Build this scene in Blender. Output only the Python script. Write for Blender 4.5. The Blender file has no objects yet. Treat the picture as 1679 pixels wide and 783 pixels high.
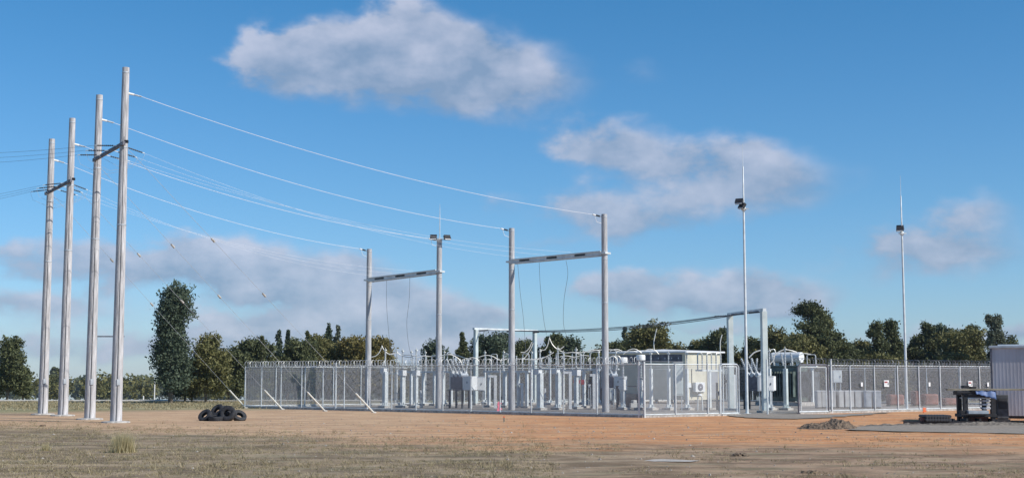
import bpy, math, random
import numpy as np
from mathutils import Vector, Matrix, noise as mnoise
R = math.radians
random.seed(7); rng = np.random.default_rng(7)
sc = bpy.context.scene
COL = sc.collection

# ------------------------------------------------------------------ camera
F = 2250.0; CX, CY = 839.5, 391.5; EYE = 2.0
PITCH = math.atan(225.0 / F)
cd = bpy.data.cameras.new('camera'); cam = bpy.data.objects.new('camera', cd); COL.objects.link(cam)
cam.location = (0, 0, EYE); cam.rotation_euler = (math.pi/2 + PITCH, 0, 0)
cd.sensor_width = 36.0; cd.lens = 36.0 * F / 1679.0; cd.clip_end = 6000; cd.clip_start = 0.1
sc.camera = cam

def ray(px, py):
    a, b = (px - CX) / F, (CY - py) / F
    c, s = math.cos(PITCH), math.sin(PITCH)
    return Vector((a, c - b * s, s + b * c))
def G(px, py, z=0.0):                    # where a pixel's ray meets the height z
    d = ray(px, py); t = (z - EYE) / d.z
    return Vector((d.x * t, d.y * t, z))
def D(px, py, Y):                        # where it meets the depth Y
    d = ray(px, py); t = Y / d.y
    return Vector((d.x * t, Y, EYE + d.z * t))
def azel(px, py):
    d = ray(px, py).normalized()
    return math.atan2(d.x, d.y), math.asin(d.z)

# ------------------------------------------------------------------ sun, sky, exposure
SUN_AZ, SUN_EL = 117.0, 40.0
S = Vector((math.sin(R(SUN_AZ))*math.cos(R(SUN_EL)), math.cos(R(SUN_AZ))*math.cos(R(SUN_EL)), math.sin(R(SUN_EL))))
sl = bpy.data.lights.new('sun', 'SUN'); sun = bpy.data.objects.new('sun', sl); COL.objects.link(sun)
sl.energy = 4.9; sl.angle = R(0.5); sl.color = (1.0, 0.95, 0.87)
sun.rotation_euler = S.to_track_quat('Z', 'Y').to_euler()
sun.location = (40, -20, 60)
sc.view_settings.view_transform = 'Standard'; sc.view_settings.look = 'None'
sc.view_settings.gamma = 1.0; sc.view_settings.exposure = 0.08; sc.view_settings.use_curve_mapping = False

w = bpy.data.worlds.new('World'); sc.world = w; w.use_nodes = True
nt = w.node_tree; N = nt.nodes; L = nt.links
for n in list(N): N.remove(n)
def nd(t, **k):
    n = N.new(t)
    for a, b in k.items(): setattr(n, a, b)
    return n
def mth(op, *a, clamp=False):
    n = nd('ShaderNodeMath', operation=op); n.use_clamp = clamp
    for i, x in enumerate(a):
        if isinstance(x, (int, float)): n.inputs[i].default_value = x
        else: L.new(x, n.inputs[i])
    return n.outputs[0]
wo = nd('ShaderNodeOutputWorld'); bgn = nd('ShaderNodeBackground'); bgn.inputs[1].default_value = 0.11
L.new(bgn.outputs[0], wo.inputs[0])
sky = nd('ShaderNodeTexSky', sky_type='NISHITA'); sky.sun_disc = False
sky.sun_elevation = R(SUN_EL); sky.sun_rotation = R(SUN_AZ)
sky.air_density = 1.0; sky.dust_density = 0.3; sky.ozone_density = 2.5; sky.altitude = 300
tc = nd('ShaderNodeTexCoord'); nrm = nd('ShaderNodeVectorMath', operation='NORMALIZE'); L.new(tc.outputs['Generated'], nrm.inputs[0])
sp = nd('ShaderNodeSeparateXYZ'); L.new(nrm.outputs[0], sp.inputs[0])
AZ = mth('ARCTAN2', sp.outputs[0], sp.outputs[1]); EL = mth('ARCSINE', sp.outputs[2])
# clear-air tint by elevation: deeper blue higher up
mr = nd('ShaderNodeMapRange'); mr.inputs['From Min'].default_value = R(0); mr.inputs['From Max'].default_value = R(16); L.new(EL, mr.inputs[0])
cr = nd('ShaderNodeValToRGB'); L.new(mr.outputs[0], cr.inputs[0])
SKY_LOW, SKY_MID, SKY_HIGH = (0.64, 0.80, 1.12, 1), (0.48, 0.80, 1.06, 1), (0.32, 0.78, 1.04, 1)
cr.color_ramp.elements[0].color = SKY_LOW; cr.color_ramp.elements[1].color = SKY_HIGH
e = cr.color_ramp.elements.new(0.45); e.color = SKY_MID
mulc = nd('ShaderNodeMix', data_type='RGBA', blend_type='MULTIPLY'); mulc.inputs[0].default_value = 1
L.new(sky.outputs[0], mulc.inputs[6]); L.new(cr.outputs[0], mulc.inputs[7])
# clouds: soft banks at given bearings, broken up by noise
cmb = nd('ShaderNodeCombineXYZ'); L.new(AZ, cmb.inputs[0]); L.new(mth('MULTIPLY', EL, 1.6), cmb.inputs[1])
nz = nd('ShaderNodeTexNoise'); nz.inputs['Scale'].default_value = 16; nz.inputs['Detail'].default_value = 7; nz.inputs['Roughness'].default_value = 0.5; L.new(cmb.outputs[0], nz.inputs['Vector'])
nz2 = nd('ShaderNodeTexNoise'); nz2.inputs['Scale'].default_value = 22; nz2.inputs['Detail'].default_value = 9; nz2.inputs['Roughness'].default_value = 0.56; L.new(cmb.outputs[0], nz2.inputs['Vector'])
wa = mth('ADD', AZ, mth('MULTIPLY', mth('SUBTRACT', nz2.outputs[0], 0.5), 0.06))
we = mth('ADD', EL, mth('MULTIPLY', mth('SUBTRACT', nz.outputs[0], 0.5), 0.045))
CLOUDS = [  # px, py, rx, ry, strength
 (620,108,150,54,1.0),(510,75,75,42,.8),(680,62,85,52,.9),(430,118,50,30,.5),(780,115,100,60,.8),(890,130,90,50,.4),(1050,122,70,22,.22),
 (990,235,80,34,.75),(1120,262,120,40,.55),(1260,290,100,50,.7),(980,338,100,30,.6),(1120,345,110,30,.4),(1230,235,50,24,.2),
 (560,555,200,16,.6),(720,560,120,12,.5),(1150,478,150,34,.95),(1010,475,60,26,.6),(1290,495,75,24,.7),
 (1530,405,120,36,.85),(1575,350,80,22,.45),(1440,295,50,32,.10),(810,335,40,28,.28),(900,402,70,14,.28),
 (320,425,120,32,.95),(470,452,150,36,.95),(250,440,70,24,.5),(560,480,110,30,.8),(690,515,110,26,.85),(600,525,120,22,.7),(790,520,60,16,.5),
 (60,425,130,26,.6),(40,500,140,22,.7),(170,470,60,12,.3),(60,565,220,26,.5),(380,540,110,28,.85),(480,560,180,14,.5),(60,350,100,16,.14),
 (1650,540,60,20,.5),(1640,480,40,10,.2),(800,565,130,16,.4),(560,580,220,14,.55),(1560,550,140,18,.5),(1180,540,120,12,.35),(1000,375,90,20,.35),(850,560,90,10,.3)]
dens = None; tops = None
for (px, py, rx, ry, st) in CLOUDS:
    a0, e0 = azel(px, py); ra, re = rx * 1.08 / F, ry * 1.14 / F
    da = mth('DIVIDE', mth('SUBTRACT', wa, a0), ra); de = mth('DIVIDE', mth('SUBTRACT', we, e0), re)
    r2 = mth('ADD', mth('MULTIPLY', da, da), mth('MULTIPLY', de, de))
    g = mth('MULTIPLY', mth('EXPONENT', mth('MULTIPLY', r2, -1.1)), st * 1.25)
    tt = mth('MULTIPLY', g, de)
    dens = g if dens is None else mth('ADD', dens, g)
    tops = tt if tops is None else mth('ADD', tops, tt)
dn = mth('MULTIPLY', dens, mth('ADD', -0.25, mth('MULTIPLY', nz2.outputs[0], 2.6)))
ss = nd('ShaderNodeMapRange', interpolation_type='SMOOTHSTEP'); ss.inputs['From Min'].default_value = 0.16; ss.inputs['From Max'].default_value = 0.85
ss.inputs['To Max'].default_value = 0.8; L.new(dn, ss.inputs[0])
# lit tops and greyer undersides
tr = mth('ADD', mth('MULTIPLY', mth('DIVIDE', tops, mth('ADD', dens, 0.05)), 0.45), mth('ADD', 0.42, mth('MULTIPLY', mth('SUBTRACT', nz2.outputs[0], 0.5), 2.6)), clamp=True)
cc = nd('ShaderNodeMix', data_type='RGBA'); L.new(tr, cc.inputs[0])
cc.inputs[6].default_value = (2.3, 3.1, 4.4, 1); cc.inputs[7].default_value = (5.0, 5.3, 6.4, 1)
cm = nd('ShaderNodeMix', data_type='RGBA'); L.new(ss.outputs[0], cm.inputs[0]); L.new(mulc.outputs[2], cm.inputs[6]); L.new(cc.outputs[2], cm.inputs[7])
L.new(cm.outputs[2], bgn.inputs[0])

# ------------------------------------------------------------------ helpers
def tag(o, label=None, cat=None, group=None, kind=None):
    if label: o['label'] = label
    if cat:
        o['category'] = cat
        if not kind: o['kind'] = 'thing'
    if group: o['group'] = group
    if kind: o['kind'] = kind
    return o
def empty(name, loc=(0,0,0), rz=0, label=None, cat=None, group=None):
    o = bpy.data.objects.new(name, None); COL.objects.link(o); o.location = loc; o.rotation_euler = (0,0,rz)
    o.empty_display_size = 0.3
    return tag(o, label, cat, group)
def copy_tree(o, parent=None):
    c = o.copy(); COL.objects.link(c); c.parent = parent
    for ch in list(o.children):
        copy_tree(ch, c)
    return c
def basis(d):
    d = Vector(d).normalized()
    u = Vector((0,0,1)) if abs(d.z) < 0.9 else Vector((1,0,0))
    a = d.cross(u).normalized(); b = d.cross(a).normalized()
    return a, b
class MB:
    def __init__(s): s.v = []; s.f = []; s.uv = None
    def box(s, c, sz, rz=0, rx=0, ry=0):
        m = Matrix.Rotation(rz,3,'Z') @ Matrix.Rotation(ry,3,'Y') @ Matrix.Rotation(rx,3,'X'); c = Vector(c); k = len(s.v)
        for i in (-1,1):
            for j in (-1,1):
                for l in (-1,1): s.v.append(c + m @ Vector((i*sz[0]/2, j*sz[1]/2, l*sz[2]/2)))
        for q in ((0,1,3,2),(4,6,7,5),(0,4,5,1),(2,3,7,6),(0,2,6,4),(1,5,7,3)): s.f.append([k+t for t in q])
        return s
    def beam(s, p0, p1, wd, ht):
        p0, p1 = Vector(p0), Vector(p1); d = (p1-p0).normalized()
        a = d.cross(Vector((0,0,1)))
        a = a.normalized() if a.length > 1e-3 else Vector((1,0,0))
        b = a.cross(d).normalized(); k = len(s.v)
        for p in (p0, p1):
            for i, j in ((-1,-1),(1,-1),(1,1),(-1,1)): s.v.append(p + a*(i*wd/2) + b*(j*ht/2))
        for q in ((0,3,2,1),(4,5,6,7),(0,1,5,4),(1,2,6,5),(2,3,7,6),(3,0,4,7)): s.f.append([k+t for t in q])
        return s
    def tube(s, pts, r, n=6, cap=True):
        pts = [Vector(p) for p in pts]; rs = r if isinstance(r, (list,tuple)) else [r]*len(pts); k0 = len(s.v)
        d0 = (pts[1]-pts[0]).normalized(); a, b = basis(d0)
        for i, p in enumerate(pts):
            d = (pts[min(i+1,len(pts)-1)] - pts[max(i-1,0)]).normalized()
            a = (a - d*a.dot(d)); a = a.normalized() if a.length > 1e-6 else basis(d)[0]
            b = d.cross(a)
            for j in range(n):
                t = 2*math.pi*j/n; s.v.append(p + (a*math.cos(t) + b*math.sin(t))*rs[i])
        for i in range(len(pts)-1):
            for j in range(n):
                q = k0+i*n; s.f.append([q+j, q+(j+1)%n, q+n+(j+1)%n, q+n+j])
        if cap:
            s.f.append([k0+j for j in range(n)][::-1]); q = k0+(len(pts)-1)*n; s.f.append([q+j for j in range(n)])
        return s
    def cyl(s, p0, p1, r0, r1=None, n=12): return s.tube([p0, p1], [r0, r0 if r1 is None else r1], n)
    def lathe(s, prof, c=(0,0,0), n=14, axis=(0,0,1)):
        c = Vector(c); ax = Vector(axis).normalized(); a, b = basis(ax); k = len(s.v)
        for (r, z) in prof:
            for j in range(n):
                t = 2*math.pi*j/n; s.v.append(c + ax*z + (a*math.cos(t)+b*math.sin(t))*r)
        for i in range(len(prof)-1):
            for j in range(n):
                q = k+i*n; s.f.append([q+j, q+(j+1)%n, q+n+(j+1)%n, q+n+j])
        s.f.append([k+j for j in range(n)][::-1]); q = k+(len(prof)-1)*n; s.f.append([q+j for j in range(n)])
        return s
    def insul(s, p0, p1, r=0.055, rc=0.03, sheds=9, n=9):
        p0, p1 = Vector(p0), Vector(p1); ln = (p1-p0).length; prof = [(rc,0)]
        for i in range(sheds):
            z = ln*(i+0.5)/sheds; h = ln/sheds
            prof += [(rc, z-h*.3), (r, z), (rc, z+h*.18)]
        prof.append((rc, ln)); return s.lathe(prof, p0, n, p1-p0)
    def build(s, name, mat, parent=None, smooth=False, bevel=0):
        me = bpy.data.meshes.new(name); me.from_pydata([tuple(p) for p in s.v], [], s.f); me.update()
        me.materials.append(mat)
        if smooth:
            me.polygons.foreach_set('use_smooth', [True]*len(me.polygons))
            try: me.set_sharp_from_angle(angle=R(40))
            except Exception: pass
        o = bpy.data.objects.new(name, me); COL.objects.link(o); o.parent = parent
        if bevel:
            m = o.modifiers.new('bevel','BEVEL'); m.width = bevel; m.segments = 2; m.limit_method = 'ANGLE'
        return o

def mat(name, col, rough=0.7, metal=0.0, var=0.15, scale=3.0, bump=0.0, col2=None, stretch=None, spec=0.5, bscale=None, low=0.35, high=0.65):
    m = bpy.data.materials.new(name); m.use_nodes = True; t = m.node_tree; n = t.nodes; l = t.links
    b = n['Principled BSDF']; b.inputs['Roughness'].default_value = rough; b.inputs['Metallic'].default_value = metal
    b.inputs['Specular IOR Level'].default_value = spec
    co = n.new('ShaderNodeTexCoord'); mp = n.new('ShaderNodeMapping'); l.new(co.outputs['Object'], mp.inputs[0])
    if stretch: mp.inputs['Scale'].default_value = stretch
    nn = n.new('ShaderNodeTexNoise'); nn.inputs['Scale'].default_value = scale; nn.inputs['Detail'].default_value = 6; l.new(mp.outputs[0], nn.inputs['Vector'])
    rp = n.new('ShaderNodeValToRGB'); l.new(nn.outputs[0], rp.inputs[0])
    c2 = col2 or tuple(max(0, c*(1-var*2)) for c in col)
    c1 = col if col2 else tuple(min(1, c*(1+var*.6)) for c in col)
    rp.color_ramp.elements[0].position = low; rp.color_ramp.elements[1].position = high
    rp.color_ramp.elements[0].color = (*c2, 1); rp.color_ramp.elements[1].color = (*c1, 1)
    l.new(rp.outputs[0], b.inputs['Base Color'])
    if bump:
        n3 = n.new('ShaderNodeTexNoise'); n3.inputs['Scale'].default_value = bscale or scale*6; n3.inputs['Detail'].default_value = 4; l.new(mp.outputs[0], n3.inputs['Vector'])
        bp = n.new('ShaderNodeBump'); bp.inputs['Strength'].default_value = bump; bp.inputs['Distance'].default_value = 0.05
        l.new(n3.outputs[0], bp.inputs['Height']); l.new(bp.outputs[0], b.inputs['Normal'])
    return m
M = dict(
 pole=mat('pole_timber', (.53,.515,.52), .85, var=.22, scale=2.2, stretch=(6,6,.5), bump=.3),
 pole2=mat('pole_concrete', (.46,.46,.47), .85, var=.14, scale=2.2, stretch=(6,6,.6), bump=.3),
 galv=mat('galvanised_steel', (.50,.53,.56), .5, .35, var=.12, scale=2.5),
 galvl=mat('pale_galvanised_steel', (.66,.70,.71), .55, .1, var=.1, scale=2.5),
 paintgreen=mat('pale_green_grey_paint', (.54,.60,.59), .5, var=.08, scale=2),
 dark=mat('dark_steel', (.06,.065,.075), .6, .2, var=.3, scale=4),
 armgrey=mat('weathered_arm_steel', (.16,.16,.19), .7, .2, var=.2, scale=3),
 black=mat('black_rubber_steel', (.018,.018,.024), .7, var=.3, scale=5),
 insd=mat('dark_polymer_insulator', (.05,.055,.065), .6, var=.1, scale=5),
 insg=mat('grey_porcelain_insulator', (.52,.55,.57), .35, var=.1, scale=6),
 white=mat('white_enamel', (.74,.75,.75), .5, var=.05, scale=2),
 alum=mat('bare_aluminium', (.78,.76,.70), .45, .2, var=.08, scale=3),
 alwire=mat('aluminium_conductor', (.80,.80,.82), .5, .0, var=.05, scale=1),  # glint of the aluminium is painted in as a near-white base colour
 dwire=mat('weathered_conductor', (.10,.11,.13), .6, .2, var=.1, scale=1),
 conc=mat('concrete', (.46,.44,.41), .9, var=.2, scale=6, bump=.3),
 guard=mat('pale_guy_guard', (.70,.70,.66), .6, var=.08, scale=3),
 cream=mat('cream_wall_paint', (.62,.585,.47), .75, var=.06, scale=1.5),
 roofw=mat('white_roof_sheet', (.75,.75,.75), .5, var=.06, scale=1.5),
 roofg=mat('grey_roof_sheet', (.30,.31,.33), .6, var=.1, scale=1.5),
 glass=mat('dark_glass', (.03,.035,.04), .1, var=.1),
 txg=mat('transformer_green', (.115,.15,.135), .5, var=.25, scale=2.5),
 txd=mat('transformer_dark', (.10,.11,.12), .6, var=.3, scale=2.5),
 red=mat('faded_red_paint', (.36,.06,.07), .7, var=.2, scale=5),
 brown=mat('rust_red_cover', (.30,.13,.10), .85, var=.25, scale=1.3),
 pink=mat('pink_tape', (.85,.20,.27), .6, var=.1),
 orange=mat('orange_tape', (.75,.16,.05), .6, var=.1),
 timber=mat('weathered_timber', (.27,.24,.18), .85, var=.2, scale=3, stretch=(1,6,6)),
 shed=mat('shed_paint', (.52,.51,.54), .6, var=.12, scale=1.1, stretch=(1,1,.3), bump=.1),
 blue=mat('blue_tarp', (.10,.17,.36), .6, var=.2, scale=3),
 tyre=mat('tyre_rubber', (.028,.028,.032), .75, var=.35, scale=7, bump=.25),
 sand=mat('sandy_panel', (.55,.55,.54), .9, var=.10, scale=2),
)
# foliage: each leaf clump has its own tint
def foliage(name, c1, c2, trans=.18):
    m = bpy.data.materials.new(name); m.use_nodes = True; t = m.node_tree; n = t.nodes; l = t.links
    b = n['Principled BSDF']; b.inputs['Roughness'].default_value = .65; b.inputs['Specular IOR Level'].default_value = .25
    ge = n.new('ShaderNodeNewGeometry'); rp = n.new('ShaderNodeValToRGB'); l.new(ge.outputs['Random Per Island'], rp.inputs[0])
    rp.color_ramp.elements[0].color = (*c1,1); rp.color_ramp.elements[1].color = (*c2,1)
    l.new(rp.outputs[0], b.inputs['Base Color'])
    tl = n.new('ShaderNodeBsdfTranslucent'); l.new(rp.outputs[0], tl.inputs[0])
    mx = n.new('ShaderNodeMixShader'); mx.inputs[0].default_value = trans
    l.new(b.outputs[0], mx.inputs[1]); l.new(tl.outputs[0], mx.inputs[2]); l.new(mx.outputs[0], n['Material Output'].inputs[0])
    return m
FOL = dict(
 dark=foliage('foliage_dark_green', (.048,.062,.028), (.145,.155,.068)),
 blue=foliage('foliage_blue_green', (.045,.068,.045), (.120,.150,.095)),
 olive=foliage('foliage_olive', (.08,.085,.028), (.205,.19,.075)),
 yellow=foliage('foliage_yellow_olive', (.11,.095,.03), (.24,.20,.075)),
 grey=foliage('foliage_grey_green', (.075,.09,.065), (.17,.19,.13)),
)
M['bark'] = mat('tree_bark', (.16,.13,.10), .9, var=.3, scale=5)
M['barkp'] = mat('pale_gum_bark', (.34,.31,.27), .9, var=.25, scale=5)

# ------------------------------------------------------------------ ground
CREST = 112.0; SLOPE = 0.0173
def gz(x, y): return 0.0 if y < CREST else -SLOPE*(y-CREST)
def gbump(x, y):
    k = 1.0 if y < 55 else max(0.0, (62-y)/7)
    return k*(0.05*mnoise.noise(Vector((x*.22, y*.16, 3.1))) + 0.018*mnoise.noise(Vector((x*1.1, y*.9, 7.7))))
xs = np.unique(np.concatenate([np.linspace(-1100,-60,20), np.linspace(-60,60,241), np.linspace(60,1100,20)]))
ys = np.unique(np.concatenate([np.linspace(-200,15,12), np.linspace(15,66,150), np.linspace(66,CREST,20), np.linspace(CREST,1400,30)]))
gv = [(float(x), float(y), gz(x,y)+gbump(x,y)) for y in ys for x in xs]
nx = len(xs); gf = [(j*nx+i, j*nx+i+1, (j+1)*nx+i+1, (j+1)*nx+i) for j in range(len(ys)-1) for i in range(nx-1)]
gm = bpy.data.meshes.new('ground'); gm.from_pydata(gv, [], gf); gm.polygons.foreach_set('use_smooth', [True]*len(gm.polygons))
ground = bpy.data.objects.new('ground', gm); COL.objects.link(ground); ground['kind'] = 'structure'

class NT:   # terse node builder for materials
    def __init__(s, m): m.use_nodes = True; s.t = m.node_tree; s.n = s.t.nodes; s.l = s.t.links; s.b = s.n['Principled BSDF']
    def lk(s, x, i):
        if isinstance(x, (int, float)): i.default_value = x
        elif isinstance(x, tuple): i.default_value = (*x, 1) if len(x) == 3 else x
        else: s.l.new(x, i)
    def m(s, op, *a, clamp=False):
        n = s.n.new('ShaderNodeMath'); n.operation = op; n.use_clamp = clamp
        for i, x in enumerate(a): s.lk(x, n.inputs[i])
        return n.outputs[0]
    def noise(s, vec, scale, detail=5, rough=.55):
        n = s.n.new('ShaderNodeTexNoise'); n.inputs['Scale'].default_value = scale; n.inputs['Detail'].default_value = detail; n.inputs['Roughness'].default_value = rough
        s.l.new(vec, n.inputs['Vector']); return n.outputs[0]
    def mapping(s, vec, scale):
        n = s.n.new('ShaderNodeMapping'); n.inputs['Scale'].default_value = scale; s.l.new(vec, n.inputs[0]); return n.outputs[0]
    def step(s, x, a, b):
        n = s.n.new('ShaderNodeMapRange'); n.interpolation_type = 'SMOOTHSTEP'; n.inputs['From Min'].default_value = a; n.inputs['From Max'].default_value = b
        s.lk(x, n.inputs[0]); return n.outputs[0]
    def mix(s, f, a, b, mode='MIX'):
        n = s.n.new('ShaderNodeMix'); n.data_type = 'RGBA'; n.blend_type = mode; s.lk(f, n.inputs[0]); s.lk(a, n.inputs[6]); s.lk(b, n.inputs[7]); return n.outputs[2]
gmat = bpy.data.materials.new('bare_earth_and_dry_grass'); g = NT(gmat)
tcg = g.n.new('ShaderNodeTexCoord').outputs['Object']; sg = g.n.new('ShaderNodeSeparateXYZ'); g.l.new(tcg, sg.inputs[0])
X, Y = sg.outputs[0], sg.outputs[1]
big = g.noise(tcg, .10, 6, .6); midn = g.noise(tcg, .55, 7, .62); fine = g.noise(tcg, 5, 6, .7); streak = g.noise(g.mapping(tcg, (.12,.75,1)), 1.0, 6, .6)
vfine = g.noise(tcg, 24, 3, .7)
# near edge of the graded dirt (nearer on the right)
edge = g.m('ADD', 40.0, g.m('MULTIPLY', g.m('MAXIMUM', g.m('MULTIPLY', X, -1), 0), .72))
wob = g.m('MULTIPLY', g.m('SUBTRACT', g.m('ADD', g.m('MULTIPLY', big, .5), g.m('MULTIPLY', streak, .5)), .5), 34)
dirt = g.step(g.m('SUBTRACT', g.m('ADD', Y, wob), edge), -4.5, 3.5)
# far edge on the left: the paddock
fedge = g.m('ADD', 96, g.m('MULTIPLY', X, .75)); 
far_ = g.step(g.m('SUBTRACT', g.m('ADD', Y, g.m('MULTIPLY', g.m('SUBTRACT', big, .5), 14)), g.m('MINIMUM', fedge, 92)), -4, 4)
dirt = g.m('MULTIPLY', dirt, g.m('SUBTRACT', 1, g.m('MULTIPLY', far_, .93)))
org = g.m('MULTIPLY', g.step(g.m('ADD', X, g.m('MULTIPLY', g.m('SUBTRACT', streak, .5), 20)), -7, 4), g.step(streak, .18, .62))
rut = g.step(g.noise(g.mapping(tcg, (.06,1.6,1)), 1.0, 3, .5), .55, .63)
tan = g.mix(g.step(midn, .35, .65), (.44,.285,.175), (.54,.37,.23))
orange = g.mix(g.step(midn, .35, .65), (.47,.205,.085), (.60,.295,.13))
dcol = g.mix(org, tan, orange)
dcol = g.mix(g.m('MULTIPLY', g.step(streak, .52, .68), .45), dcol, (.36,.28,.21))
soil = g.mix(g.step(midn, .40, .62), (.17,.128,.083), (.335,.258,.172))
soilr = g.mix(g.step(midn, .40, .62), (.22,.142,.093), (.395,.262,.175))
soil = g.mix(g.m('MULTIPLY', g.step(X, -2, 8), .8), soil, soilr)
soil = g.mix(g.m('MULTIPLY', g.step(fine, .52, .72), .5), soil, (.36,.30,.205))
soil = g.mix(g.m('MULTIPLY', g.step(g.noise(g.mapping(tcg, (.5,1.1,1)), .8, 6, .65), .52, .62), .55), soil, (.19,.18,.11))
paddock = g.mix(g.step(big, .4, .6), (.22,.21,.11), (.32,.29,.175))
patch = g.noise(g.mapping(tcg, (.25,1.3,1)), 1.0, 7, .7)
soil = g.mix(g.m('MULTIPLY', g.step(patch, .50, .60), .5), soil, (.37,.295,.21))
soil = g.mix(g.m('MULTIPLY', g.step(patch, .47, .38), .55), soil, (.13,.105,.075))
base = g.mix(far_, soil, paddock)
dcol = g.mix(g.m('MULTIPLY', rut, .4), dcol, (.27,.17,.11))
dcol = g.mix(g.m('MULTIPLY', g.step(g.noise(tcg, 1.7, 6, .7), .56, .66), .5), dcol, (.56,.44,.32))
def ruts(cy, k2, k1, gap, wd):
    c_ = g.m('ADD', cy, g.m('ADD', g.m('MULTIPLY', g.m('MULTIPLY', X, X), k2), g.m('MULTIPLY', X, k1)))
    c_ = g.m('ADD', c_, g.m('MULTIPLY', g.m('SUBTRACT', big, .5), 2.0))
    t_ = g.m('ABSOLUTE', g.m('SUBTRACT', g.m('ABSOLUTE', g.m('SUBTRACT', Y, c_)), gap))
    return g.m('MULTIPLY', g.m('SUBTRACT', 1, g.step(t_, wd*.4, wd)), g.step(midn, .35, .55))
RUT = g.m('MAXIMUM', ruts(49, .010, -.10, .85, .32), g.m('MAXIMUM', ruts(56.5, -.006, -.32, .85, .35), ruts(44, .004, .22, .85, .28)))
colr = g.mix(dirt, base, dcol)
colr = g.mix(g.m('MULTIPLY', RUT, .55), colr, (.22,.135,.085))
vary = g.m('ADD', .48, g.m('MULTIPLY', g.m('ADD', g.m('MULTIPLY', fine, .6), g.m('MULTIPLY', vfine, .4)), 1.02))
vv = g.n.new('ShaderNodeCombineXYZ')
for i in range(3): g.l.new(vary, vv.inputs[i])
colr = g.mix(1.0, colr, vv.outputs[0], 'MULTIPLY')
g.l.new(colr, g.b.inputs['Base Color']); g.b.inputs['Roughness'].default_value = .95; g.b.inputs['Specular IOR Level'].default_value = .15
bp = g.n.new('ShaderNodeBump'); bp.inputs['Strength'].default_value = .8; bp.inputs['Distance'].default_value = .09
g.l.new(g.m('ADD', g.m('MULTIPLY', fine, .6), g.m('ADD', g.m('MULTIPLY', vfine, .25), g.m('MULTIPLY', midn, .8))), bp.inputs['Height']); g.l.new(bp.outputs[0], g.b.inputs['Normal'])
gm.materials.append(gmat)

def gravel_mat(name, a, b, sc_=14):
    m = bpy.data.materials.new(name); q = NT(m); t = q.n.new('ShaderNodeTexCoord').outputs['Object']
    f1 = q.noise(t, sc_, 4, .8); f2 = q.noise(t, .5, 5, .6)
    c = q.mix(q.step(f1, .35, .65), a, b); c = q.mix(q.m('MULTIPLY', q.step(f2, .5, .7), .45), c, (.30,.235,.17))
    q.l.new(c, q.b.inputs['Base Color']); q.b.inputs['Roughness'].default_value = .95
    bb = q.n.new('ShaderNodeBump'); bb.inputs['Distance'].default_value = .04; q.l.new(f1, bb.inputs['Height']); q.l.new(bb.outputs[0], q.b.inputs['Normal'])
    return m
M['gravel'] = gravel_mat('blue_metal_gravel', (.17,.155,.135), (.34,.31,.275))
M['gravel2'] = gravel_mat('grey_road_gravel', (.18,.155,.13), (.31,.27,.225), 9)
M['road'] = gravel_mat('pale_road_dirt', (.42,.40,.35), (.52,.49,.43), 3)

# yard corners
C = G(1055,684); A = G(402,668); R0 = G(1607,671.2)
dR = (R0-C).normalized(); dL = (A-C).normalized()
RR = C + dR*40.0; BB = A + (RR-C)
def sheet(name, pts, z, m, sub=0):
    me = bpy.data.meshes.new(name); me.from_pydata([(p[0],p[1],z) for p in pts], [], [list(range(len(pts)))]); me.materials.append(m)
    o = bpy.data.objects.new(name, me); COL.objects.link(o); o['kind'] = 'structure'; return o
inn = 0.12
sheet('yard_gravel', [C+ (dL+dR)*inn, RR+(dL-dR)*inn, BB-(dL+dR)*inn, A+(dR-dL)*inn], .035, M['gravel'])
# gravel track on the right, ragged outline
def ragged(pts, amp, step=.7, seed=0):
    out = []
    for i in range(len(pts)):
        a, b = Vector(pts[i]).to_2d(), Vector(pts[(i+1) % len(pts)]).to_2d(); n = max(1, int((b-a).length/step))
        for k in range(n):
            p = a.lerp(b, k/n); q = mnoise.noise(Vector((p.x*.9, p.y*.9, seed)))*amp; nn = (b-a).normalized(); nn = Vector((-nn.y, nn.x))
            out.append(p + nn*q)
    return out
track = ragged([G(1395,700.5), G(1480,698), G(1700,698), G(1900,698), G(1900,714), G(1679,712), G(1500,708.5), G(1400,706)], .5, .35, 2)
me = bpy.data.meshes.new('gravel_track'); me.from_pydata([(p.x, p.y, gbump(p.x,p.y)*0+.042) for p in track], [], [list(range(len(track)))]); me.materials.append(M['gravel2'])
o = bpy.data.objects.new('gravel_track', me); COL.objects.link(o); o['kind'] = 'structure'
apron = ragged([G(1195,682), G(1240,686), G(1310,687), G(1400,682), G(1460,676), G(1370,679.5), G(1300,679), G(1212,679)], .5, .3, 4)
me = bpy.data.meshes.new('gate_apron'); me.from_pydata([(p.x, p.y, .036) for p in apron], [], [list(range(len(apron)))]); me.materials.append(M['gravel2'])
o = bpy.data.objects.new('gate_apron', me); COL.objects.link(o); o['kind'] = 'structure'
# pale road on the crest behind the paddock
m_ = MB(); 
for i in range(40):
    x0 = -62+i*1.3; x1 = x0+1.3
    k = len(m_.v); m_.v += [Vector((x0,110.2,.05)), Vector((x1,110.2,.05)), Vector((x1,112.4,.12)), Vector((x0,112.4,.12))]; m_.f.append([k,k+1,k+2,k+3])
o = m_.build('farm_road', M['road']); o['kind'] = 'structure'

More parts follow.
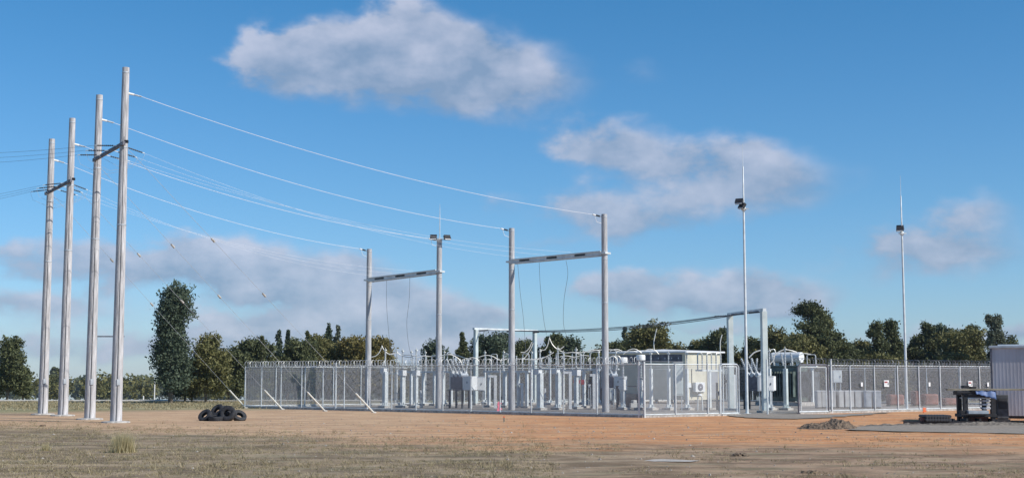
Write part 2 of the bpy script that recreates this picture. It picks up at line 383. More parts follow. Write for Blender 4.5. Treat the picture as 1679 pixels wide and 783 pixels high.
# ------------------------------------------------------------------ grass (stuff)
def leafmesh(name, P, U, V, m, parent=None):      # quads: centres P, half-axes U, V
    n = len(P); vs = np.empty((n,4,3)); vs[:,0] = P-U-V; vs[:,1] = P+U-V; vs[:,2] = P+U+V; vs[:,3] = P-U+V
    me = bpy.data.meshes.new(name); me.vertices.add(n*4); me.vertices.foreach_set('co', vs.reshape(-1))
    me.loops.add(n*4); me.loops.foreach_set('vertex_index', np.arange(n*4, dtype=np.int32))
    me.polygons.add(n); me.polygons.foreach_set('loop_start', np.arange(0,n*4,4,dtype=np.int32)); me.polygons.foreach_set('loop_total', np.full(n,4,dtype=np.int32))
    me.update(calc_edges=True); me.materials.append(m)
    o = bpy.data.objects.new(name, me); COL.objects.link(o); o.parent = parent; return o
def blades(name, pos, hgt, wid, lean, m, parent=None):      # tapered triangular blades
    n = len(pos); th = rng.uniform(0, 2*math.pi, n); ph = rng.uniform(0, 2*math.pi, n)
    h = hgt; wv = np.stack([np.cos(th), np.sin(th), np.zeros(n)],1)*wid[:,None]
    tip = pos + np.stack([np.cos(ph)*lean*h, np.sin(ph)*lean*h, h],1)
    vs = np.empty((n,3,3)); vs[:,0] = pos-wv; vs[:,1] = pos+wv; vs[:,2] = tip
    me = bpy.data.meshes.new(name); me.vertices.add(n*3); me.vertices.foreach_set('co', vs.reshape(-1))
    me.loops.add(n*3); me.loops.foreach_set('vertex_index', np.arange(n*3, dtype=np.int32))
    me.polygons.add(n); me.polygons.foreach_set('loop_start', np.arange(0,n*3,3,dtype=np.int32)); me.polygons.foreach_set('loop_total', np.full(n,3,dtype=np.int32))
    me.update(calc_edges=True); me.materials.append(m)
    o = bpy.data.objects.new(name, me); COL.objects.link(o); o.parent = parent; return o
M['grass'] = foliage('dry_grass_blades', (.19,.155,.08), (.46,.38,.235), .25)
M['straw'] = foliage('straw_grass_blades', (.34,.28,.14), (.62,.54,.33), .3)
pts = []; 
tries = 0
while len(pts) < 11500 and tries < 200000:
    tries += 1
    y = 23 + 40*random.random()**1.5; x = random.uniform(-.44, .44)*y
    ed = 42.5 + .72*max(0, -x)
    nv = mnoise.noise(Vector((x*.28, y*.35, 1.3))) + .6*mnoise.noise(Vector((x*.9, y*.9, 5.3)))
    p = .62 + 1.0*nv - (.62 if x > 1 else 0) - max(0, (y-ed)/6)*.8
    if random.random() < max(p, .03 if y > 44 else 0): pts.append((x, y))
tp = np.array(pts); nb = 9
pos = np.repeat(tp, nb, 0) + rng.normal(0, .055, (len(tp)*nb, 2))
zz = np.array([gbump(float(a), float(b)) for a, b in pos]); pos = np.column_stack([pos, zz-.004])
hh = np.repeat(rng.uniform(.02, .07, len(tp))*(1+2.2*(rng.random(len(tp))>.96)), nb)*rng.uniform(.5,1.2,len(pos))
g_o = blades('grass', pos, hh, rng.uniform(.004,.011,len(pos)), rng.uniform(.3,1.2,len(pos)), M['grass'])
tag(g_o, 'short dry brown and green grass growing sparsely over the bare foreground', 'grass', kind='stuff')
# paddock grass, coarser
tp = np.column_stack([rng.uniform(-60,-14,5000), rng.uniform(72,111,5000)])
tp = tp[(tp[:,1] > 98+.75*tp[:,0]*1.0) & (tp[:,1] > 84+rng.uniform(-3,3,len(tp)))]
pos = np.repeat(tp, 5, 0) + rng.normal(0, .12, (len(tp)*5, 2)); pos = np.column_stack([pos, np.zeros(len(pos))])
g_o = blades('paddock_grass', pos, rng.uniform(.05,.16,len(pos)), rng.uniform(.02,.04,len(pos)), rng.uniform(.2,1,len(pos)), M['grass'])
tag(g_o, 'pale green paddock grass behind the tall poles', 'grass', kind='stuff')

def tuft(px, py, hpx, wpx, n, label, m='straw'):
    p = G(px, py); s_ = 2.0/(py-616); e = empty('grass_tussock', p, 0, label, 'grass tussock')
    rr = rng.normal(0, .28, (n,2))*wpx*s_*.55; pos = np.column_stack([rr, np.zeros(n)])
    h = np.clip(hpx*s_*(1.05-np.linalg.norm(rr,axis=1)/(wpx*s_)), .1, None)*rng.uniform(.45,1.05,n)
    blades('blades', pos, h, rng.uniform(.004,.009,n), rng.uniform(.05,.55,n), M[m], e)
tuft(203, 741, 40, 56, 900, 'tall straw coloured grass tussock in front of the four tall poles')
tuft(75, 738, 18, 24, 130, 'small wispy grass tussock at far left of the foreground')
tuft(190, 731, 26, 20, 160, 'thin grass tussock just left of the big straw tussock')

# ------------------------------------------------------------------ tall pole structures (left)
def zof(px, py, Yd): return D(px, py, Yd).z
def pole(name, bx, by, tx, ty, r0, r1, m, label, group, pad=True):
    b = G(bx, by); e = empty(name, b, 0, label, 'pole', group); h = zof(tx, ty, b.y)
    shaft = MB(); n = 26; shaft.tube([(0,0,-.02+ (h+.02)*i/n) for i in range(n+1)], [r0+(r1-r0)*i/n for i in range(n+1)], 20)
    shaft.build('shaft', m, e, True)
    if pad: 
        MB().lathe([(.62,-.02),(.60,.05),(.40,.07)], (0,0,0), 18).build('base_pad', M['conc'], e)
    for z in [h*.985, h*.77, h*.55]:
        r = r0+(r1-r0)*z/h; MB().lathe([(r+.006,-.03),(r+.012,-.02),(r+.012,.02),(r+.006,.03)], (0,0,z), 20).build('band', M['galv'], e)
    if pad:
        MB().box((r0*.5,-r0*.9,1.75),(.14,.03,.26),rz=.5).build('tag_plate', M['galv'], e); MB().cyl((r0*.35,-r0*.98,0),(r1*.35,-r1*1.02,h*.8),.014,n=5).build('earth_lead', M['dark'], e)
    return e, b, h
P4, b4, h4 = pole('power_pole', 190,692, 204,111, .255,.155, M['pole'], 'tall weathered pole nearest the camera, rightmost and tallest of the left row', 'row of tall power poles')
P3, b3, h3 = pole('power_pole', 147,687, 156,156, .255,.155, M['pole'], 'tall weathered pole second from the right in the left row', 'row of tall power poles')
P2, b2, h2 = pole('power_pole', 103,681, 115,194, .255,.155, M['pole'], 'tall weathered pole third from the right in the left row', 'row of tall power poles')
P1, b1, h1 = pole('power_pole', 70,679, 82,228, .255,.155, M['pole'], 'leftmost and shortest looking of the tall weathered poles', 'row of tall power poles')

def to_local(e, p): return Vector(p) - e.location
def onpole(b, py, px, side=0): return Vector((b.x+side, b.y, zof(px, py, b.y)))
def catenary(p0, p1, sag, n=28):
    p0, p1 = Vector(p0), Vector(p1); return [p0.lerp(p1, i/n) - Vector((0,0,4*sag*(i/n)*(1-i/n))) for i in range(n+1)]
def wire(name, p0, p1, sag, r, m, label, cat='power line', group=None, n=28):
    o = MB().tube(catenary(p0, p1, sag, n), r, 5).build(name, m, None, True); return tag(o, label, cat, group)

# cross arms between the pairs
def arm(bl, br, yl, xl, yr, xr, label):
    pl = Vector((bl.x, bl.y, zof(xl, yl, bl.y))); pr = Vector((br.x, br.y, zof(xr, yr, br.y)))
    c = (pl+pr)/2; off = Vector((.0,-.27,0))
    e = empty('cross_arm', c, 0, label, 'cross arm', 'cross arms joining pole pairs')
    ext = (pr-pl).normalized()
    a, b = pl-ext*.45+off-c, pr+ext*.35+off-c
    MB().beam(a, b, .11, .15).build('arm_beam', M['armgrey'], e)
    if 0: MB().beam(a+Vector((0,.54,0)), b+Vector((0,.54,0)), .16, .22).build('arm_beam', M['armgrey'], e)
    for q in (pl, pr):
        MB().cyl(q-c+Vector((0,-.4,0)), q-c+Vector((0,.4,0)), .025, n=6).build('through_bolt', M['galvl'], e)
    MB().box(b+Vector((.05,.2,.10)), (.14,.16,.12)).build('end_bracket', M['black'], e)
    return e, pl, pr, c
X1, xa3, xa4, c34 = arm(b3, b4, 262, 153, 238, 197, 'dark steel cross arm joining the two nearest tall poles')
X2, xa1, xa2, c12 = arm(b1, b2, 316, 78, 299, 110, 'dark steel cross arm joining the two farthest tall poles')
def strain(e, c, p, d, ln, label=None):
    d = Vector(d).normalized(); q = p + d*ln
    i = MB().insul(p+d*.18-c, q-c, .038, .024, 8).build('strain_insulator', M['insd'], e, True)
    MB().cyl(p-c, p+d*.18-c, .018, n=5).build('end_fitting', M['galvl'], i); MB().cyl(q-c, q+d*.12-c, .022, n=6).build('end_fitting', M['galvl'], i)
    return q + d*.16

# H frames in the yard
hb = {}
for key, bx, by, tx, ty, lab in (('d',993,676,989,351,'rightmost concrete pole of the yard frames, the tallest inside the fence'),
                                ('c',839,672.5,837,374,'concrete pole at left end of the right hand beam frame'),
                                ('b',719,669.5,718,391,'concrete pole topped by floodlights and a thin spire'),
                                ('a',603,667.5,600,408,'leftmost concrete pole inside the fence')):
    hb[key] = pole('frame_pole', bx,by,tx,ty, .20,.165, M['pole2'], lab, 'concrete poles carrying the landing beams', pad=False)
def hbeam(k0, k1, y0, x0, y1, x1, label):
    e0, p0, _ = hb[k0]; e1, p1, _ = hb[k1]
    a = Vector((p0.x,p0.y,zof(x0,y0,p0.y))); b = Vector((p1.x,p1.y,zof(x1,y1,p1.y))); c = (a+b)/2; d = (b-a).normalized(); side = d.cross(Vector((0,0,1))).normalized()
    e = empty('landing_beam', c, 0, label, 'steel beam', 'landing beams between concrete poles')
    for sgn in (-1,1):
        o1, o2 = a+d*.1+side*sgn*.22-c, b-d*.1+side*sgn*.22-c
        MB().beam(o1+Vector((0,0,.11)), o2+Vector((0,0,.11)), .09, .05).beam(o1-Vector((0,0,.11)), o2-Vector((0,0,.11)), .09, .05).beam(o1, o2, .02, .19).build('channel', M['galvl'], e)
        for t in (.12,.42,.72):
            q = (a+(b-a)*t)+side*sgn*.245-c; MB().beam(q, q+d*.75, .03, .10).build('dark_plate', M['dark'], e)
    for q, s_ in ((a,1),(b,-1)):
        MB().box(q-c+Vector((0,0,0)), (.5,.5,.1), rz=math.atan2(d.y,d.x)).build('collar', M['galvl'], e)
    return a, b, d
HR = hbeam('c','d', 429,840, 415,989, 'galvanised beam between the right pair of concrete poles')
HL = hbeam('a','b', 459,602, 445,717, 'galvanised beam between the left pair of concrete poles')

# conductors: earth wires to pole tops, phases to the beams
def phases(arm_e, c, pa, pb, H, tags, left_pts, ts):
    a, b, d = H
    for i, t in enumerate(ts):
        p = pa.lerp(pb, t) + Vector((.1,-.1,0)); tgt = a.lerp(b, (.2,.5,.8)[i])
        e0 = strain(arm_e, c, p, (tgt-p)+Vector((0,0,-1.4)), 1.0)
        e1 = tgt + (p-tgt).normalized()*.9
        wire('conductor', e0, e1, .75, .0042, M['alwire'], tags[i], group='thin phase conductors to the yard')
        lp = p + Vector((-.25,-.1,0)); L_ = left_pts[i]
        e2 = strain(arm_e, c, lp, L_-lp, 1.0)
        wire('conductor', e2, L_, .5, .0060, M['dwire'], tags[i+3], group='dark conductors running off to the left')
        MB().tube([e0, e0+Vector((-.2,-.1,-.45)), (e0+e2)/2+Vector((0,-.2,-.8)), e2+Vector((.2,-.1,-.45)), e2], .006, 5).build('jumper', M['galv'], None, True)
        j = bpy.context.scene.collection.objects[-1]
        tag(j, ('looping jumper wire under the %s insulator of the %s cross arm' % (('right hand','middle','left hand')[i], 'nearer' if c is c34 else 'farther')), 'jumper wire', 'jumper wires under the cross arms')
YL = 62
LP1 = [D(-420, 233, 66), D(-420, 243, 66), D(-420, 254, 66)]
LP2 = [D(-420, 352, 72), D(-420, 360, 72), D(-420, 368, 72)]
phases(X1, c34, xa3, xa4, HR, ['phase conductor from the nearer cross arm to the right beam, right strand','phase conductor from the nearer cross arm to the right beam, middle strand','phase conductor from the nearer cross arm to the right beam, left strand',
  'upper dark wire leaving the nearer cross arm leftwards','middle dark wire leaving the nearer cross arm leftwards','lower dark wire leaving the nearer cross arm leftwards'], LP1, (.92,.6,.3))
phases(X2, c12, xa1, xa2, HL, ['phase conductor from the farther cross arm to the left beam, right strand','phase conductor from the farther cross arm to the left beam, middle strand','phase conductor from the farther cross arm to the left beam, left strand',
  'upper dark wire leaving the farther cross arm leftwards','middle dark wire leaving the farther cross arm leftwards','lower dark wire leaving the farther cross arm leftwards'], LP2, (.9,.6,.3))

def shield(bs, xs_, ys_, ps, ph, xh, yh, sag, label, es):
    p0 = Vector((bs.x+.15, bs.y, zof(xs_, ys_, bs.y))); p1 = Vector((ph.x-.17, ph.y, zof(xh, yh, ph.y)))
    e = empty('insulator', p1, 0, label.replace('pale overhead wire', 'short dark insulator').split(' to ')[0]+' end, on its concrete pole', 'insulator', 'strain insulators near pole tops')
    d = (p0-p1).normalized(); MB().insul(Vector((0,0,0))+d*.1, d*.42, .055, .03, 5).build('sheds', M['insd'], e, True)
    MB().cyl((.02,0,0), d*.1, .02, n=6).build('clamp', M['white'], e); MB().cyl(d*.42, d*.62, .045, n=8).build('clamp', M['white'], e)
    MB().tube([d*.5, d*.35+Vector((0,0,-.35)), (.1,-.05,-.42)], .012, 5).build('bond_wire', M['alwire'], e)
    e2 = empty('insulator', p0, 0, label.replace('pale overhead wire', 'small pale insulator').split(' to ')[0]+' start, on its tall pole', 'insulator', 'small insulators on the tall poles')
    dd = (p1-p0).normalized(); MB().cyl((-.03,0,0), dd*.25, .05, n=8).build('clamp', M['white'], e2)
    MB().insul(dd*.25, dd*.6, .05, .028, 5).build('sheds', M['insg'], e2, True)
    wire('overhead_wire', p0+dd*.6, p1+d*.62, sag, .011, M['alwire'], label, group='pale overhead wires from tall poles to yard')
shield(b4, 210,153, P4, hb['d'][1], 984,355, .62, 'topmost pale overhead wire from nearest tall pole to rightmost concrete pole', None)
shield(b3, 160,196, P3, hb['c'][1], 832,378, .62, 'second pale overhead wire from second tall pole to right frame left pole', None)
shield(b2, 118,236, P2, hb['b'][1], 712,394, .62, 'third pale overhead wire from third tall pole to floodlit concrete pole', None)
shield(b1, 86,262, P1, hb['a'][1], 595,411, .62, 'lowest pale overhead wire from leftmost tall pole to leftmost concrete pole', None)

# guy wires with insulators and pale guards
def guy(b, px, py, gx, gy, ins, label):
    p0 = Vector((b.x+.16, b.y, zof(px, py, b.y))); p1 = G(gx, gy)
    e = empty('guy_wire', p1, 0, label, 'guy wire', 'guy wires anchored along the fence'); d = p0-p1; ln = d.length; u = d/ln
    MB().cyl((0,0,0), d, .0085, n=5).build('stay_strand', M['galv'], e)
    MB().cyl(-u*.1, u*2.0, .05, .045, 8).build('guard', M['guard'], e)
    for f in ins: MB().cyl(u*(ln*f-.13), u*(ln*f+.13), .058, .045, 8).build('stay_insulator', M['conc'], e)
    MB().lathe([(.16,-.02),(.12,.06)], (0,0,0), 8).build('anchor', M['conc'], e)
guy(b4, 202,243, 613,676, (.50,.70), 'guy wire of the nearest tall pole, ending rightmost at the fence')
guy(b3, 155,275, 533,673.5, (.52,.72), 'guy wire of the second tall pole, second from right at the fence')
guy(b2, 110,302, 463,670.5, (.52,.72), 'guy wire of the third tall pole, ending on the left fence panels')
guy(b1, 78,320, 403,668.5, (.53,.73), 'guy wire of the leftmost tall pole, ending at the fence left corner')

# floodlights and spire on pole b
def flood(e, c, yaw, part='floodlight'):
    m = Matrix.Rotation(yaw, 3, 'Z')
    h = MB(); h.box(Vector(c), (.42,.16,.30), rz=yaw, rx=R(-35)); f = h.build(part, M['black'], e)
    MB().box(Vector(c)+m@Vector((0,-.09,-.06)), (.36,.02,.22), rz=yaw, rx=R(-35)).build('lens', M['white'], f)
    return f
eb, pb, hh_ = hb['b']
fl = empty('floodlight_bracket', pb+Vector((0,0,hh_-.05)), 0, 'pair of black floodlights on a bar at the spired concrete pole top', 'floodlights')
MB().beam((-.55,-.22,-.02),(.55,-.22,-.02),.05,.05).build('bar', M['galvl'], fl); flood(fl, (-.36,-.25,.12), 0); flood(fl, (.50,-.25,.10), R(25))
sp_ = MB().tube([(0,0,0),(0,0,1.4),(0,0,2.2)], [.03,.025,.008], 6).build('lightning_spire', M['galvl'], None, True); sp_.location = pb+Vector((.02,0,hh_))
tag(sp_, 'thin lightning spire standing on the floodlit concrete pole', 'lightning rod')

# slim lighting masts
def mast(bx, by, tx, ty, fy, lab, flip):
    b = G(bx, by); h = zof(tx, ty, b.y); fz = zof(tx, fy, b.y); e = empty('light_mast', b, 0, lab, 'light mast', 'slim galvanised light masts')
    MB().tube([(0,0,0),(0,0,fz*.55),(0,0,fz)], [.085,.07,.055], 12).build('tube', M['galvl'], e, True)
    MB().tube([(0,0,fz),(0,0,fz+(h-fz)*.62),(0,0,fz+(h-fz)*.63),(0,0,h)], [.045,.035,.012,.008], 8).build('spire', M['galvl'], e, True)
    MB().box((0,0,.02), (.4,.4,.04)).build('base_plate', M['galvl'], e)
    MB().beam((-.25,-.1,fz-.25),(.25,-.1,fz-.25),.05,.05).lathe([(.1,-.1),(.13,-.05),(.13,.05),(.1,.1)], (0,0,fz-.25), 10).build('headframe', M['galvl'], e)
    if flip: flood(e, (-.16,-.14,fz+.02), R(-20)); flood(e, (-.06,.12,fz+.12), R(150))
    else: flood(e, (-.26,-.12,fz+.15), R(-30)); flood(e, (-.10,-.10,fz-.10), R(-60))
mast(1225,678, 1216,236, 335, 'left slim mast with black floodlights beside the gantry', False)
mast(1487,670.5, 1474,288, 376, 'right slim mast with black floodlights behind the right fence', True)

# ------------------------------------------------------------------ fences
def mesh_mat(name, col, wdt, pitch):
    m = bpy.data.materials.new(name); q = NT(m); uv = q.n.new('ShaderNodeUVMap').outputs[0]
    s = q.n.new('ShaderNodeSeparateXYZ'); q.l.new(uv, s.inputs[0])
    a = q.m('FRACT', q.m('DIVIDE', q.m('ADD', s.outputs[0], s.outputs[1]), pitch)); b = q.m('FRACT', q.m('DIVIDE', q.m('SUBTRACT', q.m('ADD', s.outputs[0], 50), s.outputs[1]), pitch))
    al = q.m('MAXIMUM', q.m('LESS_THAN', a, wdt), q.m('LESS_THAN', b, wdt))
    q.b.inputs['Base Color'].default_value = (*col, 1); q.b.inputs['Roughness'].default_value = .55; q.b.inputs['Metallic'].default_value = .2
    q.l.new(al, q.b.inputs['Alpha']); return m
M['mesh'] = mesh_mat('chain_link_wire', (.40,.40,.415), .15, .075)
M['mesh_rear'] = mesh_mat('rear_chain_link_wire', (.25,.25,.26), .22, .075)
def meshpanel(p0, p1, h, parent, c, z0=.1, mm='mesh'):
    me = bpy.data.meshes.new('chain_link'); a, b = Vector(p0)-c, Vector(p1)-c; ln = (b-a).length
    me.from_pydata([(a.x,a.y,z0),(b.x,b.y,z0),(b.x,b.y,h),(a.x,a.y,h)], [], [(0,1,2,3)]); u = me.uv_layers.new(name='UVMap')
    for i, t in enumerate(((0,z0),(ln,z0),(ln,h),(0,h))): u.data[i].uv = t
    me.materials.append(M[mm]); o = bpy.data.objects.new('chain_link', me); COL.objects.link(o); o.parent = parent; return o
FH = 2.60
def coil(p0, p1, z, r, pitch, parent, c, m, seed=0, wr=.011, name='razor_coil'):
    a, b = Vector(p0), Vector(p1); d = (b-a); ln = d.length; d.normalize(); s_ = Vector((-d.y, d.x, 0)); rr = random.Random(seed)
    n = int(ln/pitch*11); pts_ = []
    for i in range(n+1):
        t = i/n; th = 2*math.pi*ln*t/pitch; k = 1+.16*mnoise.noise(Vector((ln*t*1.1, seed, 0)))
        pts_.append(a + d*(ln*t) + s_*math.cos(th)*r*k + Vector((0,0,z+math.sin(th)*r*k)) - c + d*(.05*mnoise.noise(Vector((ln*t*3, seed, 4)))))
    o = MB().tube(pts_, wr, 3, False)
    # barbs: little flat blades along the tape
    for i in range(0, n, 3):
        p = pts_[i]; q = Vector((rr.uniform(-1,1), rr.uniform(-1,1), rr.uniform(-1,1))).normalized()*.035; a_, b_ = basis(q); k = len(o.v)
        o.v += [p-q, p+a_*.012, p+q, p-a_*.012]; o.f.append([k,k+1,k+2,k+3])
    return o.build(name, m, parent)
def fence(name, p0, p1, posts, label, coilm, kerb=True, hts=None, pr=.036, group=None, coil_on=True, seed=1, mm='mesh'):
    p0, p1 = Vector(p0), Vector(p1); c = p0.copy(); e = empty(name, c, 0, label, 'fence', group)
    meshpanel(p0, p1, FH, e, c, mm=mm)
    d = (p1-p0).normalized(); s_ = Vector((-d.y, d.x, 0))
    for i, t in enumerate(posts):
        q = p0.lerp(p1, t) - c; h = FH+.03 if not hts or i not in hts else hts[i]
        q = q + Vector((d.y, -d.x, 0))*.05
        MB().cyl((q.x,q.y,0),(q.x,q.y,h), pr if h < FH+.1 else pr*1.5, n=10).build('post', M['galvl'], e, True)
    off = Vector((d.y,-d.x,0))*.012
    MB().cyl(p0-c+off+Vector((0,0,FH)), p1-c+off+Vector((0,0,FH)), .024, n=8).build('top_rail', M['galvl'], e, True)
    MB().cyl(p0-c+off+Vector((0,0,.14)), p1-c+off+Vector((0,0,.14)), .026, n=8).build('bottom_rail', M['galvl'], e, True)
    st = MB()
    for z in (FH-.12, FH-.26, FH+.14): st.cyl(p0-c+off+Vector((0,0,z)), p1-c+off+Vector((0,0,z)), .005, n=4)
    st.build('strand_wires', M['galv'], e)
    if kerb:
        k0, k1 = p0-c-d*.0, p1-c; MB().beam(k0+Vector((0,0,.02)), k1+Vector((0,0,.02)), .18, .17).build('kerb', M['conc'], e)
    if coil_on: coil(p0, p1, FH+.16, .19, .26, e, c, coilm, seed)
    return e
def tpar(px, P0, P1):    # fraction along P0-P1 seen at column px
    k = (px-CX)/F; cz = math.cos(PITCH)
    # approximate: X/Y = k' on the ground plane row
    best = None
    lo, hi = -.2, 1.2
    f = lambda t: (P0.x+(P1.x-P0.x)*t) - ray(px, 680).x/ray(px,680).y*(P0.y+(P1.y-P0.y)*t)
    for _ in range(50):
        mi = (lo+hi)/2
        if (f(lo) < 0) == (f(mi) < 0): lo = mi
        else: hi = mi
    return (lo+hi)/2
M['coilb'] = mat('sunlit_tone_razor_tape', (.62,.63,.63), .45, .2, var=.2, scale=4)  # sunlight on the left coil is put into this lighter colour
M['coild'] = mat('shaded_tone_razor_tape', (.30,.31,.33), .5, .3, var=.3, scale=4)  # same tape, colour darkened for coils standing dark against the trees
pl_ = [402,429,461,495,530,551,565,603,643,683,727,773,821,872,925,980,1049]
fence('chain_link_fence', A, C, [tpar(p, A, C) for p in pl_], 'long front chain link fence left of the corner with coiled razor wire coloured as sunlit', M['coilb'], hts={5:2.82, 16:2.72}, seed=3)
PG0 = C + dR*((C-R0).length*tpar(1181, C, R0)); PG1 = C + dR*((C-R0).length*tpar(1213, C, R0)); PG2 = C + dR*((C-R0).length*tpar(1307, C, R0)); PG3 = C + dR*((C-R0).length*tpar(1357, C, R0))
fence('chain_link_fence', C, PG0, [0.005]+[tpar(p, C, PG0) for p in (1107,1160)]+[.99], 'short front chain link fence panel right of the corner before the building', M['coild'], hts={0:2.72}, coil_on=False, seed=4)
pr_ = [1363,1394,1434,1472,1507,1542,1575,1607,1642,1675]
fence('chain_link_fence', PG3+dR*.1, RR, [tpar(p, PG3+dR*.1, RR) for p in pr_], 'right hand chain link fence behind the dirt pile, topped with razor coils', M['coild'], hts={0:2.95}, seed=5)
e_ = fence('chain_link_fence', A, BB, [i/19 for i in range(1,20)], 'rear left chain link fence seen through the front fence', M['coild'], seed=6, kerb=True, mm='mesh_rear')
e_ = fence('chain_link_fence', BB, RR, [i/13 for i in range(1,13)], 'rear right chain link fence behind the transformer', M['coild'], seed=7, kerb=True, mm='mesh_rear')
def gate(p0, p1, label, m, fwd=0.0, h=2.62, pr=.045):
    d = (p1-p0).normalized(); o_ = Vector((d.y,-d.x,0))*fwd; c = p0+o_; e = empty('gate_leaf', c, 0, label, 'gate', 'chain link gate leaves'); q = (p1-p0)
    meshpanel(c, c+q, h-.05, e, c, .15)
    MB().tube([(0,0,.1),(0,0,h-.12),d*.12+Vector((0,0,h)),q-d*.12+Vector((0,0,h)),q+Vector((0,0,h-.12)),q+Vector((0,0,.1))], pr, 10).build('frame', m, e, True)
    MB().cyl(Vector((0,0,.12)), q+Vector((0,0,.12)), .035, n=8).build('bottom_rail', M['galvl'], e, True)
    MB().cyl(d*.18+Vector((0,0,.12)), d*.18+Vector((0,0,h-.1)), .03, n=8).cyl(q-d*.15+Vector((0,0,.12)), q-d*.15+Vector((0,0,h-.1)), .03, n=8).cyl(d*.18+Vector((0,0,h-.12)), q-d*.15+Vector((0,0,h-.12)), .02, n=6).build('inner_frame', M['galvl'], e, True)
    MB().beam(d*.0+Vector((0,0,.03)), q+Vector((0,0,.03)), .25, .10).build('sill', M['conc'], e)
    return e
gate(PG0+dR*.1, PG1, 'left gate leaf with rounded dark tube beside the gantry leg', M['galv'], -.05)
gate(PG2, PG3-dR*.05, 'right gate leaf with dark tube frame before the pale boxes', M['armgrey'], .12)
# coil over the right leaf
coil(PG2, PG3, FH+.2, .19, .26, None, Vector((0,0,0)), M['coild'], 9, name='razor_wire_coil')
tag(COL.objects[-1], 'razor wire coil in darkened tone above the right gate leaf', 'razor wire')
p = PG0+dR*(PG2-PG0).length*.60 + Vector((.0,-.12,0))
gp = MB().cyl((0,0,0),(0,0,2.9),.045,n=10).build('gate_post', M['galvl'], None, True); gp.location = p; tag(gp, 'lone white gate post standing in the gate opening', 'post')

def sign(px, py, Yd, wpx, hpx, label, cat='sign', kind=1):
    p = D(px, py, Yd); s_ = Yd/F; ang = math.atan2(dR.y, dR.x); e = empty('fence_sign', p, ang, label, cat, 'notices fixed to the right fence')
    W, H_ = wpx*s_, hpx*s_
    MB().box((0,0,0), (W,.02,H_)).build('plate', M['white'], e)
    if kind:
        MB().box((-W*.12,-.013,H_*.20), (W*.62,.004,H_*.24)).build('red_band', M['red'], e)
        MB().box((-W*.12,-.013,-H_*.16), (W*.56,.004,H_*.07)).box((-W*.12,-.013,-H_*.30), (W*.42,.004,H_*.05)).build('small_lines', M['galv'], e)
        f = MB(); f.beam((W*.34,-.014,-H_*.2),(W*.30,-.014,H_*.12),.003,.05).beam((W*.26,-.014,-H_*.25),(W*.30,-.014,-.02),.003,.05).beam((W*.30,-.014,H_*.05),(W*.42,-.014,H_*.15),.003,.04).build('figure_symbol', M['dark'], e)
def Yf(px): 
    t = tpar(px, C, R0); return (C.y+(R0.y-C.y)*t)
sign(1453.5,628,Yf(1453.5)-.08,12,10.5, 'white danger notice with red band between the right fence posts', kind=1)
sign(1591,629,Yf(1591)-.08,11,10, 'white danger notice with red band above the timber plank', kind=1)
for (x_, l_) in ((1413,'leftmost small white plate on the right fence'),(1524,'middle small white plate on the right fence'),(1620,'small white plate on the fence close to the grey shed')):
    sign(x_,629.5,Yf(x_)-.08,4.5,6.5,l_,kind=0)

# ------------------------------------------------------------------ yard equipment
def busarc(pts, label, r=.028, m='alum'):
    # smooth through points
    P = [Vector(q) for q in pts]; out = []
    for i in range(len(P)-1):
        p0, p1, p2, p3 = P[max(i-1,0)], P[i], P[i+1], P[min(i+2,len(P)-1)]
        for k in range(8):
            t = k/8; out.append(.5*((2*p1)+(-p0+p2)*t+(2*p0-5*p1+4*p2-p3)*t*t+(-p0+3*p1-3*p2+p3)*t**3))
    out.append(P[-1]); c = out[0].copy(); o = MB().tube([q-c for q in out], r, 6).build('busbar', M[m], None, True); o.location = c
    return tag(o, label, 'busbar', 'pale tubular busbars above the switchgear')
ANG = math.atan2(dL.y, dL.x)
def pedestal(name, px, py, label, cat, col_h, ins_h, box=None, colr=.10, m='galvl', group=None, cap=None, rz=None, ins_r=.075, base=True):
    p = G(px, py, .035); e = empty(name, p, ANG if rz is None else rz, label, cat, group)
    MB().box((0,0,.06), (.62,.62,.12)).build('footing', M['conc'], e)
    MB().box((0,0,col_h/2+.12), (colr*2,colr*2,col_h)).box((0,0,.14), (.42,.42,.04)).box((0,0,.24),(.05,.36,.18)).box((0,0,.24),(.36,.05,.18)).build('column', M[m], e, bevel=.01)
    z = col_h+.12
    if box:
        MB().box((box[3] if len(box)>3 else 0,0,z+box[2]/2-.12), (box[0],box[1],box[2])).box((0,0,z+.13-.02+box[2]-.12),(box[0]*1.15,box[1]*1.15,.03)).build('terminal_box', M['white'], e, bevel=.02); z += box[2]-.12+.02
    MB().insul((0,0,z),(0,0,z+ins_h), ins_r, ins_r*.55, max(5,int(ins_h/.09)), 10).build('insulator', M['insg'], e, True)
    z += ins_h
    if cap: MB().lathe([(cap[0]*.5,0),(cap[0],.04),(cap[0],cap[1]),(cap[0]*.9,cap[1]+.05),(.02,cap[1]+.07)], (0,0,z), 18).build('head', M['white'], e, True)
    else: MB().box((0,0,z+.04),(.16,.10,.08)).cyl((0,0,z+.08),(0,0,z+.2),.02,n=6).build('terminal', M['alum'], e)
    return e, p, z
GI = 'grey pedestal instruments in the yard'
pedestal('instrument_transformer', 631,668, 'leftmost pedestal instrument beside the leftmost concrete pole', 'switchgear', 2.15, 1.05, (.34,.3,.36,.14), .12, group=GI)
pedestal('instrument_transformer', 659.5,667.5, 'pedestal instrument with white box, second from left pole', 'switchgear', 2.0, 1.15, (.42,.34,.36,0), .10, group=GI)
pedestal('instrument_transformer', 682,667.5, 'pedestal instrument with white box left of the floodlit pole', 'switchgear', 2.0, 1.2, (.42,.34,.36,0), .10, group=GI)
pedestal('instrument_transformer', 885.5,671.5, 'thick pale pedestal instrument right of the right frame left pole', 'switchgear', 2.05, 1.0, (.36,.34,.34,.14), .15, group=GI)
